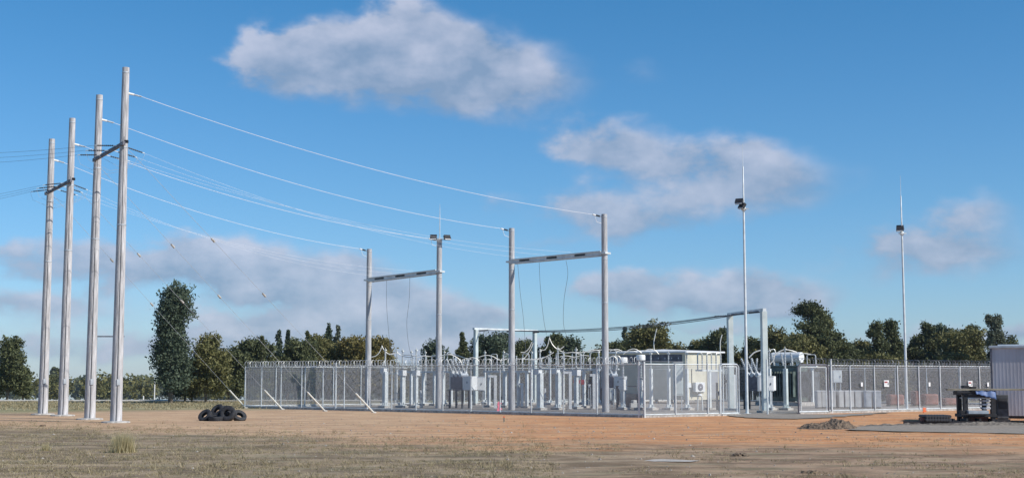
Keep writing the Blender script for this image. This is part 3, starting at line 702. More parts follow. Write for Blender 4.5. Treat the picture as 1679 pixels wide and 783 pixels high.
pedestal('instrument_transformer', 915,671, 'pale pedestal instrument second right of that pole, tall insulator', 'switchgear', 2.1, 1.1, (.40,.32,.34,.16), .12, group=GI)
pedestal('instrument_transformer', 945,669.5, 'pedestal instrument with white box above a red plate', 'switchgear', 2.0, 1.15, (.46,.38,.38,0), .11, group=GI)
pedestal('capped_transformer', 1022,671, 'left of two instruments with broad white drum heads', 'voltage transformer', 1.15, .95, (.36,.34,.62,0), .10, group='drum headed voltage transformers', cap=(.27,.30), ins_r=.10)
pedestal('capped_transformer', 1051.5,671, 'right of two instruments with broad white drum heads, by the fence corner', 'voltage transformer', 1.15, 1.1, (.36,.34,.62,0), .10, group='drum headed voltage transformers', cap=(.27,.30), ins_r=.10)
for x_, l_ in ((1068,'left slender insulator column before the cream building'),(1097,'middle slender insulator column before the cream building'),(1127,'right slender insulator column at the cream building corner')):
    pedestal('post_insulator', x_,671.5, l_, 'insulator post', 2.3, .85, None, .08, group='slender insulator columns near the building', ins_r=.06)
pedestal('post_insulator', 1263,671.5, 'insulator column left of the transformer behind the gantry leg', 'insulator post', 2.3, 1.0, None, .08, group='insulator columns by the transformer', ins_r=.07)
pedestal('post_insulator', 1289,671.5, 'pale insulator column in front of the transformer', 'insulator post', 2.3, 1.1, None, .11, m='paintgreen', group='insulator columns by the transformer', ins_r=.07)
for x_, y_, l_ in ((650,662.5,'rear slim insulator column right of the leftmost concrete pole'),(674,663,'rear slim insulator column between the white boxed pedestals'),(697,662,'rear slim insulator column just left of the floodlit pole'),
        (728,662.5,'rear slim insulator column just right of the floodlit pole'),(795,662,'rear slim insulator column right of the left gantry leg'),(826,662.5,'rear slim insulator column left of the right frame left pole'),
        (872,662,'rear slim insulator column left of the thick pale pedestal'),(902,663,'rear slim insulator column between the two tall pedestals'),(924,662,'rear slim insulator column left of the red plate column'),
        (957,662.5,'rear slim insulator column right of the red plate column'),(982,663,'rear slim insulator column touching the rightmost concrete pole'),(1010,662,'rear slim insulator column left of the left drum head')):
    pedestal('post_insulator', x_, y_, l_, 'insulator post', 2.35, 1.15, None, .06, group='rear row of slim insulator columns', ins_r=.06)
# red plate on pedestal
MB().box((0,0,0), (.42,.05,.22)).box((.38,.02,-.03),(.2,.1,.3)).build('label_plate', M['red']).location = D(945.5,625,G(945,669.5).y-.2); tag(COL.objects[-1], 'faded red plate on the white boxed instrument column', 'plate')

def disconnector(px, py, wpx, hpost, n, label, ins=.95, rz=ANG, legs=2, arcs=True, col='galvl'):
    p = G(px, py, .035); e = empty('disconnector', p, rz, label, 'switch', 'switch frames with upright insulators'); s_ = 2.0/(py-616); W = wpx*s_/abs(math.cos(rz) if abs(math.cos(rz)) > .3 else 1)
    for i in range(legs):
        x_ = (-W*.32 + W*.64*i/(legs-1)) if legs > 1 else 0
        MB().box((x_,0,.06),(.5,.5,.12)).build('footing', M['conc'], e)
        MB().box((x_,0,.12+hpost/2),(.16,.16,hpost)).build('leg', M[col], e, bevel=.01)
    MB().box((0,0,.12+hpost+.05),(W,.22,.10)).build('cross_frame', M['galvl'], e)
    for i in range(n):
        x_ = -W*.46+W*.92*i/(n-1)
        MB().insul((x_,0,hpost+.22),(x_,0,hpost+.22+ins), .06,.035,8).build('insulator', M['insg'], e, True)
    if arcs:
        for i in range(0, n-1, 2):
            x0, x1 = -W*.46+W*.92*i/(n-1), -W*.46+W*.92*(i+1)/(n-1); z = hpost+.22+ins
            MB().tube([(x0,0,z),(x0,0,z+.06),(x0+.08,0,z+.12),(x1-.08,0,z+.12),(x1,0,z+.06),(x1,0,z)], .03, 6).build('blade', M['alum'], e, True)
disconnector(668,665,20,2.1,2,'switch frame with two insulators left of the floodlit pole')
disconnector(703,664,30,2.1,4,'switch frame with four insulators directly behind the floodlit pole left side')
disconnector(733,665,22,2.1,3,'switch frame just right of the floodlit pole')
disconnector(815,667,42,2.1,5,'wide switch frame left of the right frame left pole')
disconnector(857,668,22,2.1,3,'switch frame right of the right frame left pole')
disconnector(932,666,42,2.2,4,'switch frame between the instruments under the right beam')
disconnector(968,668,30,2.2,3,'switch frame just left of the rightmost concrete pole')
disconnector(1164,671,46,2.15,6,'wide switch frame in front of the cream wall and gantry', legs=1, rz=math.atan2(dR.y,dR.x), ins=.85)
disconnector(1318,664,38,2.5,4,'switch frame behind the right gate leaf', ins=.6)
disconnector(640,661,30,2.0,3,'far switch frame near the leftmost concrete pole', ins=.8)
disconnector(900,662,50,2.3,5,'far switch frame behind the thick pale pedestal', ins=.7)
disconnector(990,662,46,2.3,5,'far switch frame behind the rightmost concrete pole', ins=.7)

# L-shaped cable risers
def riser(px, py, hpx, label, arm_=-.35):
    p = G(px, py, .035); s_ = 2.0/(py-616); h = hpx*s_; e = empty('cable_riser', p, 0, label, 'cable riser', 'white L shaped cable risers')
    MB().box((0,0,h/2),(.17,.17,h)).build('column', M['white'], e, bevel=.015)
    MB().box((arm_/2+(.085 if arm_>0 else -.085),0,h-.07),(abs(arm_),.15,.14)).build('arm', M['white'], e, bevel=.015)
    MB().box((0,0,.03),(.36,.36,.06)).build('base_plate', M['conc'], e)
    MB().box((-.04,.14,h*.5),(.12,.08,h*.8)).build('cable_tray', M['dark'], e)
riser(812,670,55,'white L shaped riser between the white cabinet and a concrete pole')
riser(935,671,62,'white L shaped riser among the right instruments')
riser(974,671,58,'white riser left of the rightmost concrete pole', -.15)
riser(1205,672,58,'white riser behind the left gantry leg', -.1)
riser(856,668,40,'short white riser close right of a concrete pole', -.2)

# circuit breakers
def breaker(px, py, label, flip=1, cab='white', s=1.0):
    p = G(px, py, .035); e = empty('circuit_breaker', p, ANG+math.pi, label, 'circuit breaker', 'circuit breakers with slanted bushings')
    for x_ in (-.55,.55):
        for y_ in (-.3,.3): MB().box((x_*s,y_,.55*s),(.09,.09,1.1*s)).build('leg', M['dark'], e)
    MB().box((0,0,1.14*s),(1.3*s,.75,.07)).build('base_frame', M['armgrey'], e)
    MB().box((0,0,1.58*s),(1.0*s,.6,.78*s)).build('mechanism_box', M['armgrey'], e, bevel=.02)
    MB().box((flip*1.0*s,-.1,1.55*s),(.80*s,.5,.85*s)).build('control_cabinet', M[cab], e, bevel=.02)
    MB().box((flip*1.0*s,-.36,1.60*s),(.05,.03,.12)).build('cabinet_handle', M['dark'], e)
    MB().box((flip*1.0*s,0,.55*s),(.10,.10,1.1*s)).build('leg', M['galvl'], e)
    for i in range(3):
        x_ = (-.35+.35*i)*s; t = MB().cyl((x_,-.32,2.05*s),(x_,.32,2.05*s),.13,n=12).build('tank', M['galv'], e, True)
        for sg_ in (-1,1): MB().insul((x_,sg_*.22,2.15*s),(x_-.18,sg_*.62,3.05*s),.085,.045,9).build('bushing', M['insg'], e, True); MB().cyl((x_,sg_*.18,2.06*s),(x_-.03,sg_*.27,2.24*s),.09,n=10).build('turret', M['white'], e, True)
breaker(753,668.5,'dark legged circuit breaker with slanted bushings and white cabinet beyond the floodlit pole', 1)
breaker(1238,670,'circuit breaker with white cabinet behind the right gantry leg', 1)
breaker(1000,663,'circuit breaker behind the rightmost concrete pole', 1, 'galvl')
# separate pale cabinet
def cabinet(px, py, wpx, y0, y1, label, m='paintgreen', dpt=.4, legs=True, rz=0):
    p = G(px, py, .035); s_ = 2.0/(py-616); e = empty('equipment_cabinet', p, rz, label, 'cabinet', 'upright equipment cabinets')
    z1, z0 = (py-y0)*s_, (py-y1)*s_; W = wpx*s_
    MB().box((0,0,(z0+z1)/2),(W,dpt,z1-z0)).build('body', M[m], e, bevel=.015)
    MB().box((0,0,z1+.015),(W*1.08,dpt*1.1,.03)).build('lid', M['white'], e)
    d_ = MB().box((0,-dpt/2-.008,(z0+z1)/2),(W*.86,.012,(z1-z0)*.9)).build('door', M[m], e); MB().box((W*.3,-dpt/2-.03,(z0+z1)/2),(.03,.04,.12)).build('handle', M['dark'], d_)
    if legs and z0 > .1:
        for x_ in (-W*.4,W*.4): MB().box((x_,0,z0/2),(.06,.06,z0)).build('leg', M['galv'], e)
    return e
cabinet(782,668.5,25,618,640,'square white cabinet on legs between the floodlit pole and the gantry', 'white')
cabinet(1112,673,15,595,648,'tall pale green cabinet standing before the cream building', 'paintgreen', .6)
cabinet(1256,673,25,617,641,'white cabinet on legs between right gantry leg and transformer', 'white')
cabinet(1373,664,15,607,627,'pale grey cabinet behind the first bay of the right fence', 'galvl')
cabinet(1003,668,7,637,655,'small grey box right of the rightmost concrete pole', 'galvl')
cabinet(690,668,3,640,652,'narrow white box left of the floodlit pole', 'white',.1)
cabinet(894,669,3,637,652,'narrow white box beside the thick pale pedestal', 'white',.1)
for x_, l_ in ((863,'tiny white box on a post right of a concrete pole'),(967,'tiny white box on a post left of the rightmost concrete pole')): cabinet(x_,667,4,630.5,635,l_,'white',.08)

# steel bench with boxes near the fence corner
p = G(1033,668,.035); e = empty('equipment_bench', p, 0, 'dark steel bench with clutter below the drum headed instruments', 'bench')
MB().box((0,0,1.35),(1.75,.8,.06)).build('bench_top', M['dark'], e)
for x_ in (-.8,.8):
    for y_ in (-.35,.35): MB().box((x_,y_,.66),(.07,.07,1.32)).build('leg', M['dark'], e)
MB().box((.1,.1,.45),(1.3,.6,.9)).build('drum_case', M['txd'], e)
for i, l_ in enumerate(('left crate of pale cloth heap under the bench','right crate of pale cloth heap under the bench')):
    q = MB().box((0,0,.16),(.45,.4,.30),rz=.2+i).box((.05,0,.40),(.28,.3,.2),rz=.5).build('crate', M['sand'], None, bevel=.04); q.location = p+Vector((.15+.45*i,-.55,0)); tag(q, l_, 'crate', 'crates by the steel bench')

# gantries
def gantry(p0, p1, h, lw, label, group, z=0.035, beamh=.16, over=.1):
    c = (p0+p1)/2; c.z = 0; e = empty('gantry', c, 0, label, 'gantry', group); d = (p1-p0).normalized(); rz = math.atan2(d.y,d.x)
    for q in (p0,p1):
        l_ = q-c; MB().box((l_.x,l_.y,z+h/2),(lw,lw*.9,h),rz=rz).build('leg', M['paintgreen'], e, bevel=.01); MB().box((l_.x,l_.y,z+.06),(lw*2.2,lw*2.2,.12),rz=rz).build('footing', M['conc'], e)
    a, b = p0-c-d*(lw*.5+over), p1-c+d*(lw*.5+over); MB().beam(Vector((a.x,a.y,z+h+beamh/2)), Vector((b.x,b.y,z+h+beamh/2)), .2, beamh).build('top_beam', M['galvl'], e)
    return e
g2a, g2b = G(1199,673), G(1255,677); H2 = zof(1193,518,g2a.y)
gantry(g2a, g2b, H2, .33, 'pale two legged gantry right of the cream building', 'pale steel gantries', over=.0)
g1a, g1b = G(780,664), G(877,662); H1 = zof(779,541,g1a.y)
gantry(g1a, g1b, H1, .26, 'pale two legged gantry behind the right frame left pole', 'pale steel gantries', beamh=.14)
for i, t in enumerate((.04,.5,.96)):
    a = g2a.lerp(g2b, t); a.z = H2+.03; b = g1a.lerp(g1b, t); b.z = H1-.03
    lab = ('front','middle','rear')[i]
    d = (b-a).normalized(); e = empty('insulator', a, 0, lab+' dark insulator under the right gantry beam', 'insulator', 'strain insulators on the gantries')
    MB().insul(d*.1, d*1.2, .06,.035,9).build('sheds', M['insd'], e, True); MB().cyl((0,0,0), d*.1, .02, n=5).build('clamp', M['galv'], e)
    e = empty('insulator', b, 0, lab+' dark insulator under the left gantry beam', 'insulator', 'strain insulators on the gantries')
    MB().insul(-d*.1, -d*1.0, .06,.035,9).build('sheds', M['insd'], e, True); MB().cyl((0,0,0), -d*.1, .02, n=5).build('clamp', M['galv'], e)
    wire('gantry_conductor', a+d*1.2, b-d*1.0, .32, .022, M['dwire'], lab+' dark conductor strung between the two gantries', group='dark conductors between the gantries')

# droppers from beams
def dropper(pts, Ys, label, r=.011, m='dwire'):
    P = [D(x, y, Y_) for (x, y), Y_ in zip(pts, Ys)]; busarc(P, label, r, m); o = COL.objects[-1]; o.name = 'dropper_wire'; o['category'] = 'dropper wire'; o['group'] = 'thin dropper wires hanging from the beams'
yb = hb['b'][1].y; ya = hb['a'][1].y; yc = hb['c'][1].y; yd = hb['d'][1].y
dropper([(634,456),(634,500),(637,540),(641,585)], [ya]*4, 'left dropper wire under the left beam')
dropper([(672,453),(671,490),(667,530),(671,570),(678,588)], [(ya+yb)/2]*5, 'right dropper wire under the left beam, bulging')
dropper([(849,433),(853,480),(858,520),(862,575)], [yc]*4, 'left dropper wire under the right beam')
dropper([(884,430),(886,470),(891,520),(896,548)], [yc-2]*4, 'middle dropper wire under the right beam')
dropper([(928,427),(931,450),(925,490),(924,530),(930,553)], [yc-4]*5, 'right dropper wire under the right beam, bulging')

# busbar arcs (pixel traced, then given their own depth)
def arcp(pts, Yd, label, r=.028): busarc([D(x,y,Yd) for x,y in pts], label, r)
arcp([(608,585),(616,583),(622,577),(626,568)], 87, 'curved busbar just right of the leftmost concrete pole')
arcp([(626,566),(630,574),(638,580),(647,580)], 87, 'drooping busbar left above the first pedestal')
arcp([(638,581),(650,578),(660,583),(672,585),(684,581)], 87, 'busbar over the white boxed instruments')
arcp([(684,586),(695,583),(706,584),(716,584),(727,586)], 86, 'busbar crossing in front of the floodlit pole')
arcp([(718,585),(730,581),(742,582),(754,590),(760,606)], 84, 'arched busbar right of the floodlit pole')
arcp([(724,583),(738,580),(752,583),(764,587),(772,588)], 83, 'long arched busbar above the breaker')
arcp([(765,589),(772,586),(780,587),(786,592)], 83, 'short busbar left of the left gantry leg')
arcp([(783,586),(796,582),(808,584),(820,590),(832,588)], 84, 'arched busbar right of the left gantry leg')
arcp([(795,600),(797,590),(804,589),(806,600)], 86, 'hooped busbar above the wide switch frame')
arcp([(846,588),(858,588),(872,589),(884,588),(896,584),(908,577)], 76, 'long sagging busbar above the thick pale pedestal')
arcp([(854,577),(860,577),(867,571),(872,560)], 76, 'left curved rising busbar near the right frame')
arcp([(857,589),(863,583),(870,572),(874,562)], 76, 'right curved rising busbar near the right frame')
arcp([(886,573),(893,573),(898,565),(901,552)], 77, 'left curved rising busbar at the thick pedestal')
arcp([(901,554),(905,563),(911,570),(918,572),(925,567)], 77, 'drooping busbar between the two tall pedestals')
arcp([(917,574),(928,578),(940,577),(950,580)], 79, 'short busbar left of the red plated instrument')
arcp([(919,584),(930,583),(942,585),(954,582),(966,583)], 80, 'low busbar across the right instruments')
arcp([(945,577),(958,577),(972,573),(984,575)], 79, 'busbar right of the red plated instrument')
arcp([(965,577),(976,574),(990,573),(1004,573),(1016,576)], 82, 'busbar passing behind the rightmost concrete pole')
arcp([(1000,585),(1006,583),(1011,588),(1013,600)], 80, 'hooked busbar right of the rightmost concrete pole')
arcp([(1008,584),(1014,583),(1018,588),(1020,598)], 80, 'second hooked busbar right of the rightmost concrete pole')
arcp([(1000,575),(1010,572),(1020,575)], 82, 'busbar arc left of the left drum head')
arcp([(1022,580),(1032,573),(1042,572),(1052,578)], 82, 'busbar arc between the drum heads')
arcp([(1026,577),(1036,575),(1045,577)], 80, 'lower busbar arc between the drum heads')
arcp([(1054,576),(1064,572),(1074,574),(1080,580)], 82, 'busbar arc right of the right drum head')
arcp([(1073,575),(1072,562),(1074,550),(1077,538)], 84, 'tall thin bent busbar above the building left part', .03)
arcp([(1181,577),(1181,560),(1184,548)], 84, 'tall pale busbar just left of the right gantry', .03)
arcp([(1228,586),(1236,578),(1246,574),(1254,573)], 84, 'arched busbar left of the right gantry leg', .04)
arcp([(1256,577),(1264,573),(1270,573),(1272,582)], 84, 'arched busbar right of the right gantry leg', .035)
arcp([(1268,584),(1276,577),(1286,573),(1296,574),(1306,577)], 82, 'long arched busbar over the transformer', .04)
arcp([(1310,582),(1318,579),(1326,580),(1330,580)], 88, 'straight busbar right of the transformer', .03)
arcp([(1258,606),(1263,596),(1268,590),(1270,582)], 82, 'curved busbar beside the transformer cabinet', .035)

# transformer
p = G(1290,664,.035); e = empty('power_transformer', p, ANG+math.pi, 'large dark green transformer with white conservator tank right of the gantry', 'transformer')
MB().box((0,0,.12),(3.6,2.2,.24)).build('plinth', M['conc'], e)
MB().box((0,0,1.45),(2.6,1.3,2.3)).box((0,0,2.65),(2.75,1.45,.10)).build('main_tank', M['txg'], e, bevel=.03)
for sx in (-1,1):
    rd = MB()
    for i in range(9): rd.box((sx*(1.42+.0), -.6+.15*i, 1.45),(.30,.05,1.7))
    rd.box((sx*1.34,0,2.2),(.1,1.3,.1)).box((sx*1.34,0,.7),(.1,1.3,.1)); rd.build('radiator', M['txd'], e)
rd = MB()
for i in range(12): rd.box((-1.1+.2*i,-.86,1.45),(.05,.36,1.7))
rd.build('radiator', M['txg'], e)
MB().cyl((-1.1,.2,3.25),(1.1,.2,3.25),.36,n=20).build('conservator', M['white'], e, True)
for x_ in (-.8,.8): MB().box((x_,.2,2.85),(.1,.3,.5)).build('saddle', M['galvl'], e)
for i in range(3):
    MB().insul((-.7+.7*i,-.35,2.7),(-.75+.75*i,-.62,3.55),.10,.05,9).build('bushing', M['insg'], e, True)
MB().box((-1.0,-.75,1.2),(.5,.25,.8)).build('marshalling_box', M['galvl'], e, bevel=.02)
# dark plant behind
p = G(1318,661,.035); e = empty('power_transformer', p, ANG+math.pi, 'second grey transformer behind the right gate leaf', 'transformer')
MB().box((0,0,1.2),(2.0,1.2,2.2)).build('main_tank', M['txd'], e, bevel=.03)
rd = MB()
for i in range(9): rd.box((-.8+.2*i,-.75,1.3),(.05,.3,1.6))
rd.build('radiator', M['txd'], e)

# control building
bc = G(1125,662); wl = dL; wr = dR
def building():
    e = empty('control_building', bc, 0, 'cream flat roofed control building with white roof edge behind the fence corner', 'building')
    Lw, Rw = 7.2, 3.6
    zt = zof(1125,577,bc.y); zf = zof(1125,654,bc.y)
    a, b, c_, d_ = Vector((0,0,0)), dL*Lw, dL*Lw+dR*Rw, dR*Rw
    m = MB(); k = 0
    for q in (a,b,c_,d_): m.v += [Vector((q.x,q.y,.3)), Vector((q.x,q.y,zt))]
    m.f = [[0,2,3,1],[2,4,5,3],[4,6,7,5],[6,0,1,7],[1,3,5,7]]
    m.build('wall', M['cream'], e)
    ov = .18; o_ = -(dL+dR)*ov
    rp = [o_, dL*(Lw+ov)-dR*ov, dL*(Lw+ov)+dR*(Rw+ov), dR*(Rw+ov)-dL*ov]; m = MB(); rise=[.10,.10,.10,.10]
    for q in rp: m.v += [Vector((q.x,q.y,zt-.02)), Vector((q.x,q.y,zt+.09))]
    cc_ = (dL*Lw+dR*Rw)/2; m.v.append(Vector((cc_.x,cc_.y,zt+.28)))
    m.f = [[0,2,3,1],[2,4,5,3],[4,6,7,5],[6,0,1,7],[0,6,4,2],[1,3,8],[3,5,8],[5,7,8],[7,1,8]]
    rf = m.build('roof', M['roofw'], e)
    n1 = -dR; n2 = -dL
    # dark opening band of louvres under the eaves on the shaded side
    lm = MB(); q0 = dL*.3 - dR*.012; q1 = dL*(Lw-.3) - dR*.012; lm.beam(Vector((q0.x,q0.y,zt-.42)), Vector((q1.x,q1.y,zt-.42)), .02, .55)
    lv = lm.build('louvre_band', M['armgrey'], e)
    for i in range(11):
        q = dL*(.6+.6*i) - dR*.03; MB().box((q.x,q.y,zt-.42),(.05,.05,.10)).build('fixing', M['white'], lv)
    for i in range(6):   # floor stumps
        q = dL*(.3+1.3*i)+dR*.3; MB().box((q.x,q.y,.15),(.25,.25,.34)).build('stump', M['conc'], e)
    q = dR*1.25 - dL*.02
    dr = MB().beam(Vector(dR*2.3-dL*.015)+Vector((0,0,1.35)), Vector(dR*3.2-dL*.015)+Vector((0,0,1.35)), .03, 2.0).build('door', M['roofg'], e)
    hd = dR*2.4-dL*.05; MB().box((hd.x,hd.y,1.3),(.05,.05,.15)).build('handle', M['galvl'], dr)
    q = dR*.55 - dL*.03; MB().beam(q+Vector((0,0,2.0)), q+dR*.03+Vector((0,0,2.0)), .03, 1.1).build('conduit', M['dark'], e)
    ac = empty('air_conditioner', bc + dR*1.0 - dL*.24 + Vector((0,0,zof(1148,634,bc.y+.6)-.0)), math.atan2(dR.y,dR.x), 'white air conditioner with round fan grille on the cream wall', 'air conditioner')
    MB().box((0,0,0),(.95,.34,.70)).build('casing', M['white'], ac, bevel=.03)
    fg = MB().cyl((.0,-.172,0),(0,-.20,0),.25,n=24).build('fan_grille', M['armgrey'], ac, True)
    MB().cyl((0,-.20,0),(0,-.215,0),.05,n=12).build('fan_hub', M['white'], fg)
    MB().box((-.3,.0,-.40),(.05,.4,.08)).box((.3,0,-.40),(.05,.4,.08)).build('bracket', M['galv'], ac)
    bx_ = MB().box((0,0,0),(.32,.12,.32),rz=math.atan2(dR.y,dR.x)).build('meter_box', M['white'], e, bevel=.01); bx_.location = dR*.25-dL*.07+Vector((0,0,zof(1133,631,bc.y)))
building()
# yard lamp / pipes below the building
p = G(1148,672,.035); e = empty('pipe_stand', p, 0, 'small white pipe stand under the air conditioner', 'pipe stand')
MB().tube([(-.14,0,0),(-.12,0,.75),(0,0,.85),(.12,0,.75),(.14,0,0)], .035, 8).build('frame', M['galvl'], e, True); MB().lathe([(.16,0),(.1,.07),(.02,.1)],(0,0,.86),12).build('cap', M['white'], e)
p = G(1190,671,.035); e = empty('stay_pipe', p, 0, 'dark slanting pipe left of the gantry leg', 'pipe')
MB().tube([(-.55,0,.6),(-.35,0,1.1),(.2,0,1.9)],.05,8).build('pipe', M['dark'], e, True); MB().box((-.5,0,.8),(.12,.12,1.6)).build('stand', M['dark'], e)

# pale boxes behind right fence
for i, (x0,x1) in enumerate(((1338,1345),(1346.5,1369),(1372,1380),(1382,1397),(1400,1411),(1414,1427),(1430,1443))):
    Yd = 88-.0*i; a = D(x0, 660, 86); b = D(x1, 660, 86); W = b.x-a.x; o = empty('pale_crate', Vector(((a.x+b.x)/2, 86, .035)), R(random.uniform(-6,6)),
      ('narrow leftmost pale crate behind the right fence','widest pale crate behind the right fence, second from left','narrow pale crate third from left behind the fence','pale crate in the middle of the row behind the fence','pale crate third from right behind the fence','greyish crate second from right behind the fence','rightmost greyish crate of the row behind the fence')[i], 'crate', 'pale crates in a row behind the right fence')
    MB().box((0,0,.56),(W*.97,.9,.98)).build('side_panels', M['sand'] if i < 5 else M['galv'], o, bevel=.02); MB().box((0,0,.035),(W*.9,.8,.06)).build('pallet', M['timber'], o); MB().box((0,0,1.07),(W,.94,.05)).build('lid', M['white'], o)
for (x0,x1,y0,l_) in ((1455,1480,646,'brown covered stack left of the right mast'),(1496,1506,640,'tall narrow brown stack right of the right mast'),(1512,1536,645,'wide rust red stack behind the right fence'),(1545,1572,652,'low rust red stack nearest the grey shed')):
    a, b = D(x0,660,92), D(x1,660,92); W = b.x-a.x; h = zof(x0,y0,92); o = empty('covered_stack', Vector(((a.x+b.x)/2,92,0)), .05, l_, 'covered stack', 'brown covered stacks behind the right fence')
    MB().box((0,0,h/2+.05),(W,.9,h-.1)).build('cover', M['brown'], o, bevel=.12); MB().box((0,0,.05),(W*.9,1.0,.1)).build('pallet', M['timber'], o)

# markers
def marker(px, py, hpx, m, label, cat='marker stake'):
    p = G(px, py); s_ = 2.0/(py-616); h = hpx*s_; e = empty('marker_stake', p, .4, label, cat)
    MB().box((0,0,h/2),(.045,.045,h)).build('stake', M['timber'], e)
    t = MB(); t.v = [Vector(q) for q in ((0,-.03,h*.98),(.18,-.06,h*.85),(.10,-.05,h*.55),(.22,-.03,h*.25),(.05,-.04,h*.1),(-.12,-.05,h*.12),(-.05,-.06,h*.5),(-.08,-.04,h*.8))]; t.f = [[0,1,2,6,7],[2,3,4,5,6]]
    q = t.build('tape', M[m], e); s2 = q.modifiers.new('thick','SOLIDIFY'); s2.thickness = .01
marker(817,675,18,'pink','stake with trailing pink tape at the foot of the front fence')
marker(1514,676,9,'orange','stake with orange tape at the foot of the right fence')
p = G(826.5,691); e = empty('survey_peg', p, .2, 'short orange topped survey peg in the dirt before the front fence', 'peg'); MB().box((0,0,.12),(.06,.06,.24)).build('peg', M['timber'], e); MB().box((0,0,.22),(.066,.066,.06)).build('painted_top', M['orange'], e)

# ------------------------------------------------------------------ tyres
def tyre_proto(label):
    e = empty('tyre', (0,0,0), 0, label, 'tyre', 'old black tyres heaped on the dirt')
    prof = [(.165,-.095),(.24,-.12),(.31,-.12),(.345,-.10),(.355,-.05),(.357,0),(.355,.05),(.345,.10),(.31,.12),(.24,.12),(.165,.095),(.16,.08),(.235,.075),(.30,.06),(.30,-.06),(.235,-.085),(.16,-.08),(.165,-.095)]
    m = MB(); n = 40
    for j in range(n):
        t = 2*math.pi*j/n
        for k, (r, z) in enumerate(prof[:-1]):
            rr = r + (.008 if (r > .34 and j % 2) else 0); m.v.append(Vector((rr*math.cos(t), rr*math.sin(t), z)))
    q = len(prof)-1
    for j in range(n):
        for k in range(q): m.f.append([j*q+k, ((j+1)%n)*q+k, ((j+1)%n)*q+(k+1)%q, j*q+(k+1)%q])
    m.build('carcass', M['tyre'], e, True); return e
T0 = tyre_proto('')
TY = [ # px, height z, dy, (rx, ry, rz), label
 (334, .22, 0, (R(38),R(-38),R(10)), 'leftmost tyre leaning against the heap'),
 (354, .13, -.30, (R(8),R(6),0), 'tyre lying flat at the front of the heap'),
 (373, .33, -.22, (R(70),R(16),R(-18)), 'tyre facing the camera with its dark hole showing'),
 (389, .20, .14, (R(22),R(40),R(-20)), 'rightmost tyre at the edge of the heap'),
 (353, .44, .16, (R(30),R(-46),R(20)), 'topmost tyre tilted to the left'),
 (368, .44, .30, (R(22),R(22),R(-15)), 'upper tyre at the back right of the heap'),
 (361, .14, .40, (R(4),R(5),R(0)), 'tyre buried at the back of the heap'),
 (362, .34, .36, (R(8),R(-5),R(0)), 'flat tyre stacked at the back of the heap'),
 (345, .15, .50, (R(6),R(5),R(0)), 'flat tyre behind the leaning left tyre'),
]
for i, (px, z, dy, rot, l_) in enumerate(TY):
    b = G(px, 689.5); t = T0 if i == 0 else copy_tree(T0); t.location = (b.x, b.y+.3+dy, z+.02); t.rotation_euler = rot; t['label'] = l_; t.scale = (.92,)*3 if i != 2 else (1.0,)*3
    t.location.z -= .02

# ------------------------------------------------------------------ rubble mound
def mound(px, py, wpx, hpx, m, label, cat, name, seed=1, depth=1.2, skew=.3, rough=.10):
    b = G(px, py); s_ = 2.0/(py-616); W, H_ = wpx*s_/2, hpx*s_; n, k = 110, 44; v=[]; f=[]
    for j in range(k+1):
        for i in range(n+1):
            u, w_ = i/n*2-1, j/k*2-1; r = math.sqrt(min(1,u*u+w_*w_)); x = u*W; y = w_*depth
            prof_ = max(0, 1-r*r)**1.1; sh = .62+.30*math.exp(-((u-.35)/.33)**2)-.16*math.exp(-((u+.15)/.25)**2) + skew*u*.3
            z = H_*prof_*sh*1.0; nn = mnoise.noise(Vector((x*3.5,y*3.5,seed)))+.8*mnoise.noise(Vector((x*9,y*9,seed)))+.5*mnoise.noise(Vector((x*22,y*22,seed)))
            z += nn*rough*min(1,prof_*4); v.append((x, y, z-.03+(0 if prof_ > 0 else -.03)))
    for j in range(k):
        for i in range(n): a = j*(n+1)+i; f.append((a,a+1,a+n+2,a+n+1))
    me = bpy.data.meshes.new(name); me.from_pydata(v,[],f); me.materials.append(m); o = bpy.data.objects.new(name, me); COL.objects.link(o); o.location = b+Vector((0,depth*.6,0))
    return tag(o, label, cat)
M['rubble'] = mat('dark_rubble_soil', (.25,.18,.12), .95, scale=9, bump=.6, col2=(.085,.06,.045))
M['spoil'] = mat('gravel_spoil', (.23,.20,.17), .95, scale=8, bump=.6, col2=(.09,.075,.06))
mound(1366,703,112,20,M['rubble'],'low heap of dark brown rubble and soil on the orange dirt','soil heap','rubble_heap',1,1.3,.22,.075)
o = mound(1580,698,400,9,M['spoil'],'long low windrow of gravel spoil before the grey shed','gravel windrow','gravel_windrow',5,.8,0,.05); o['kind'] = 'stuff'
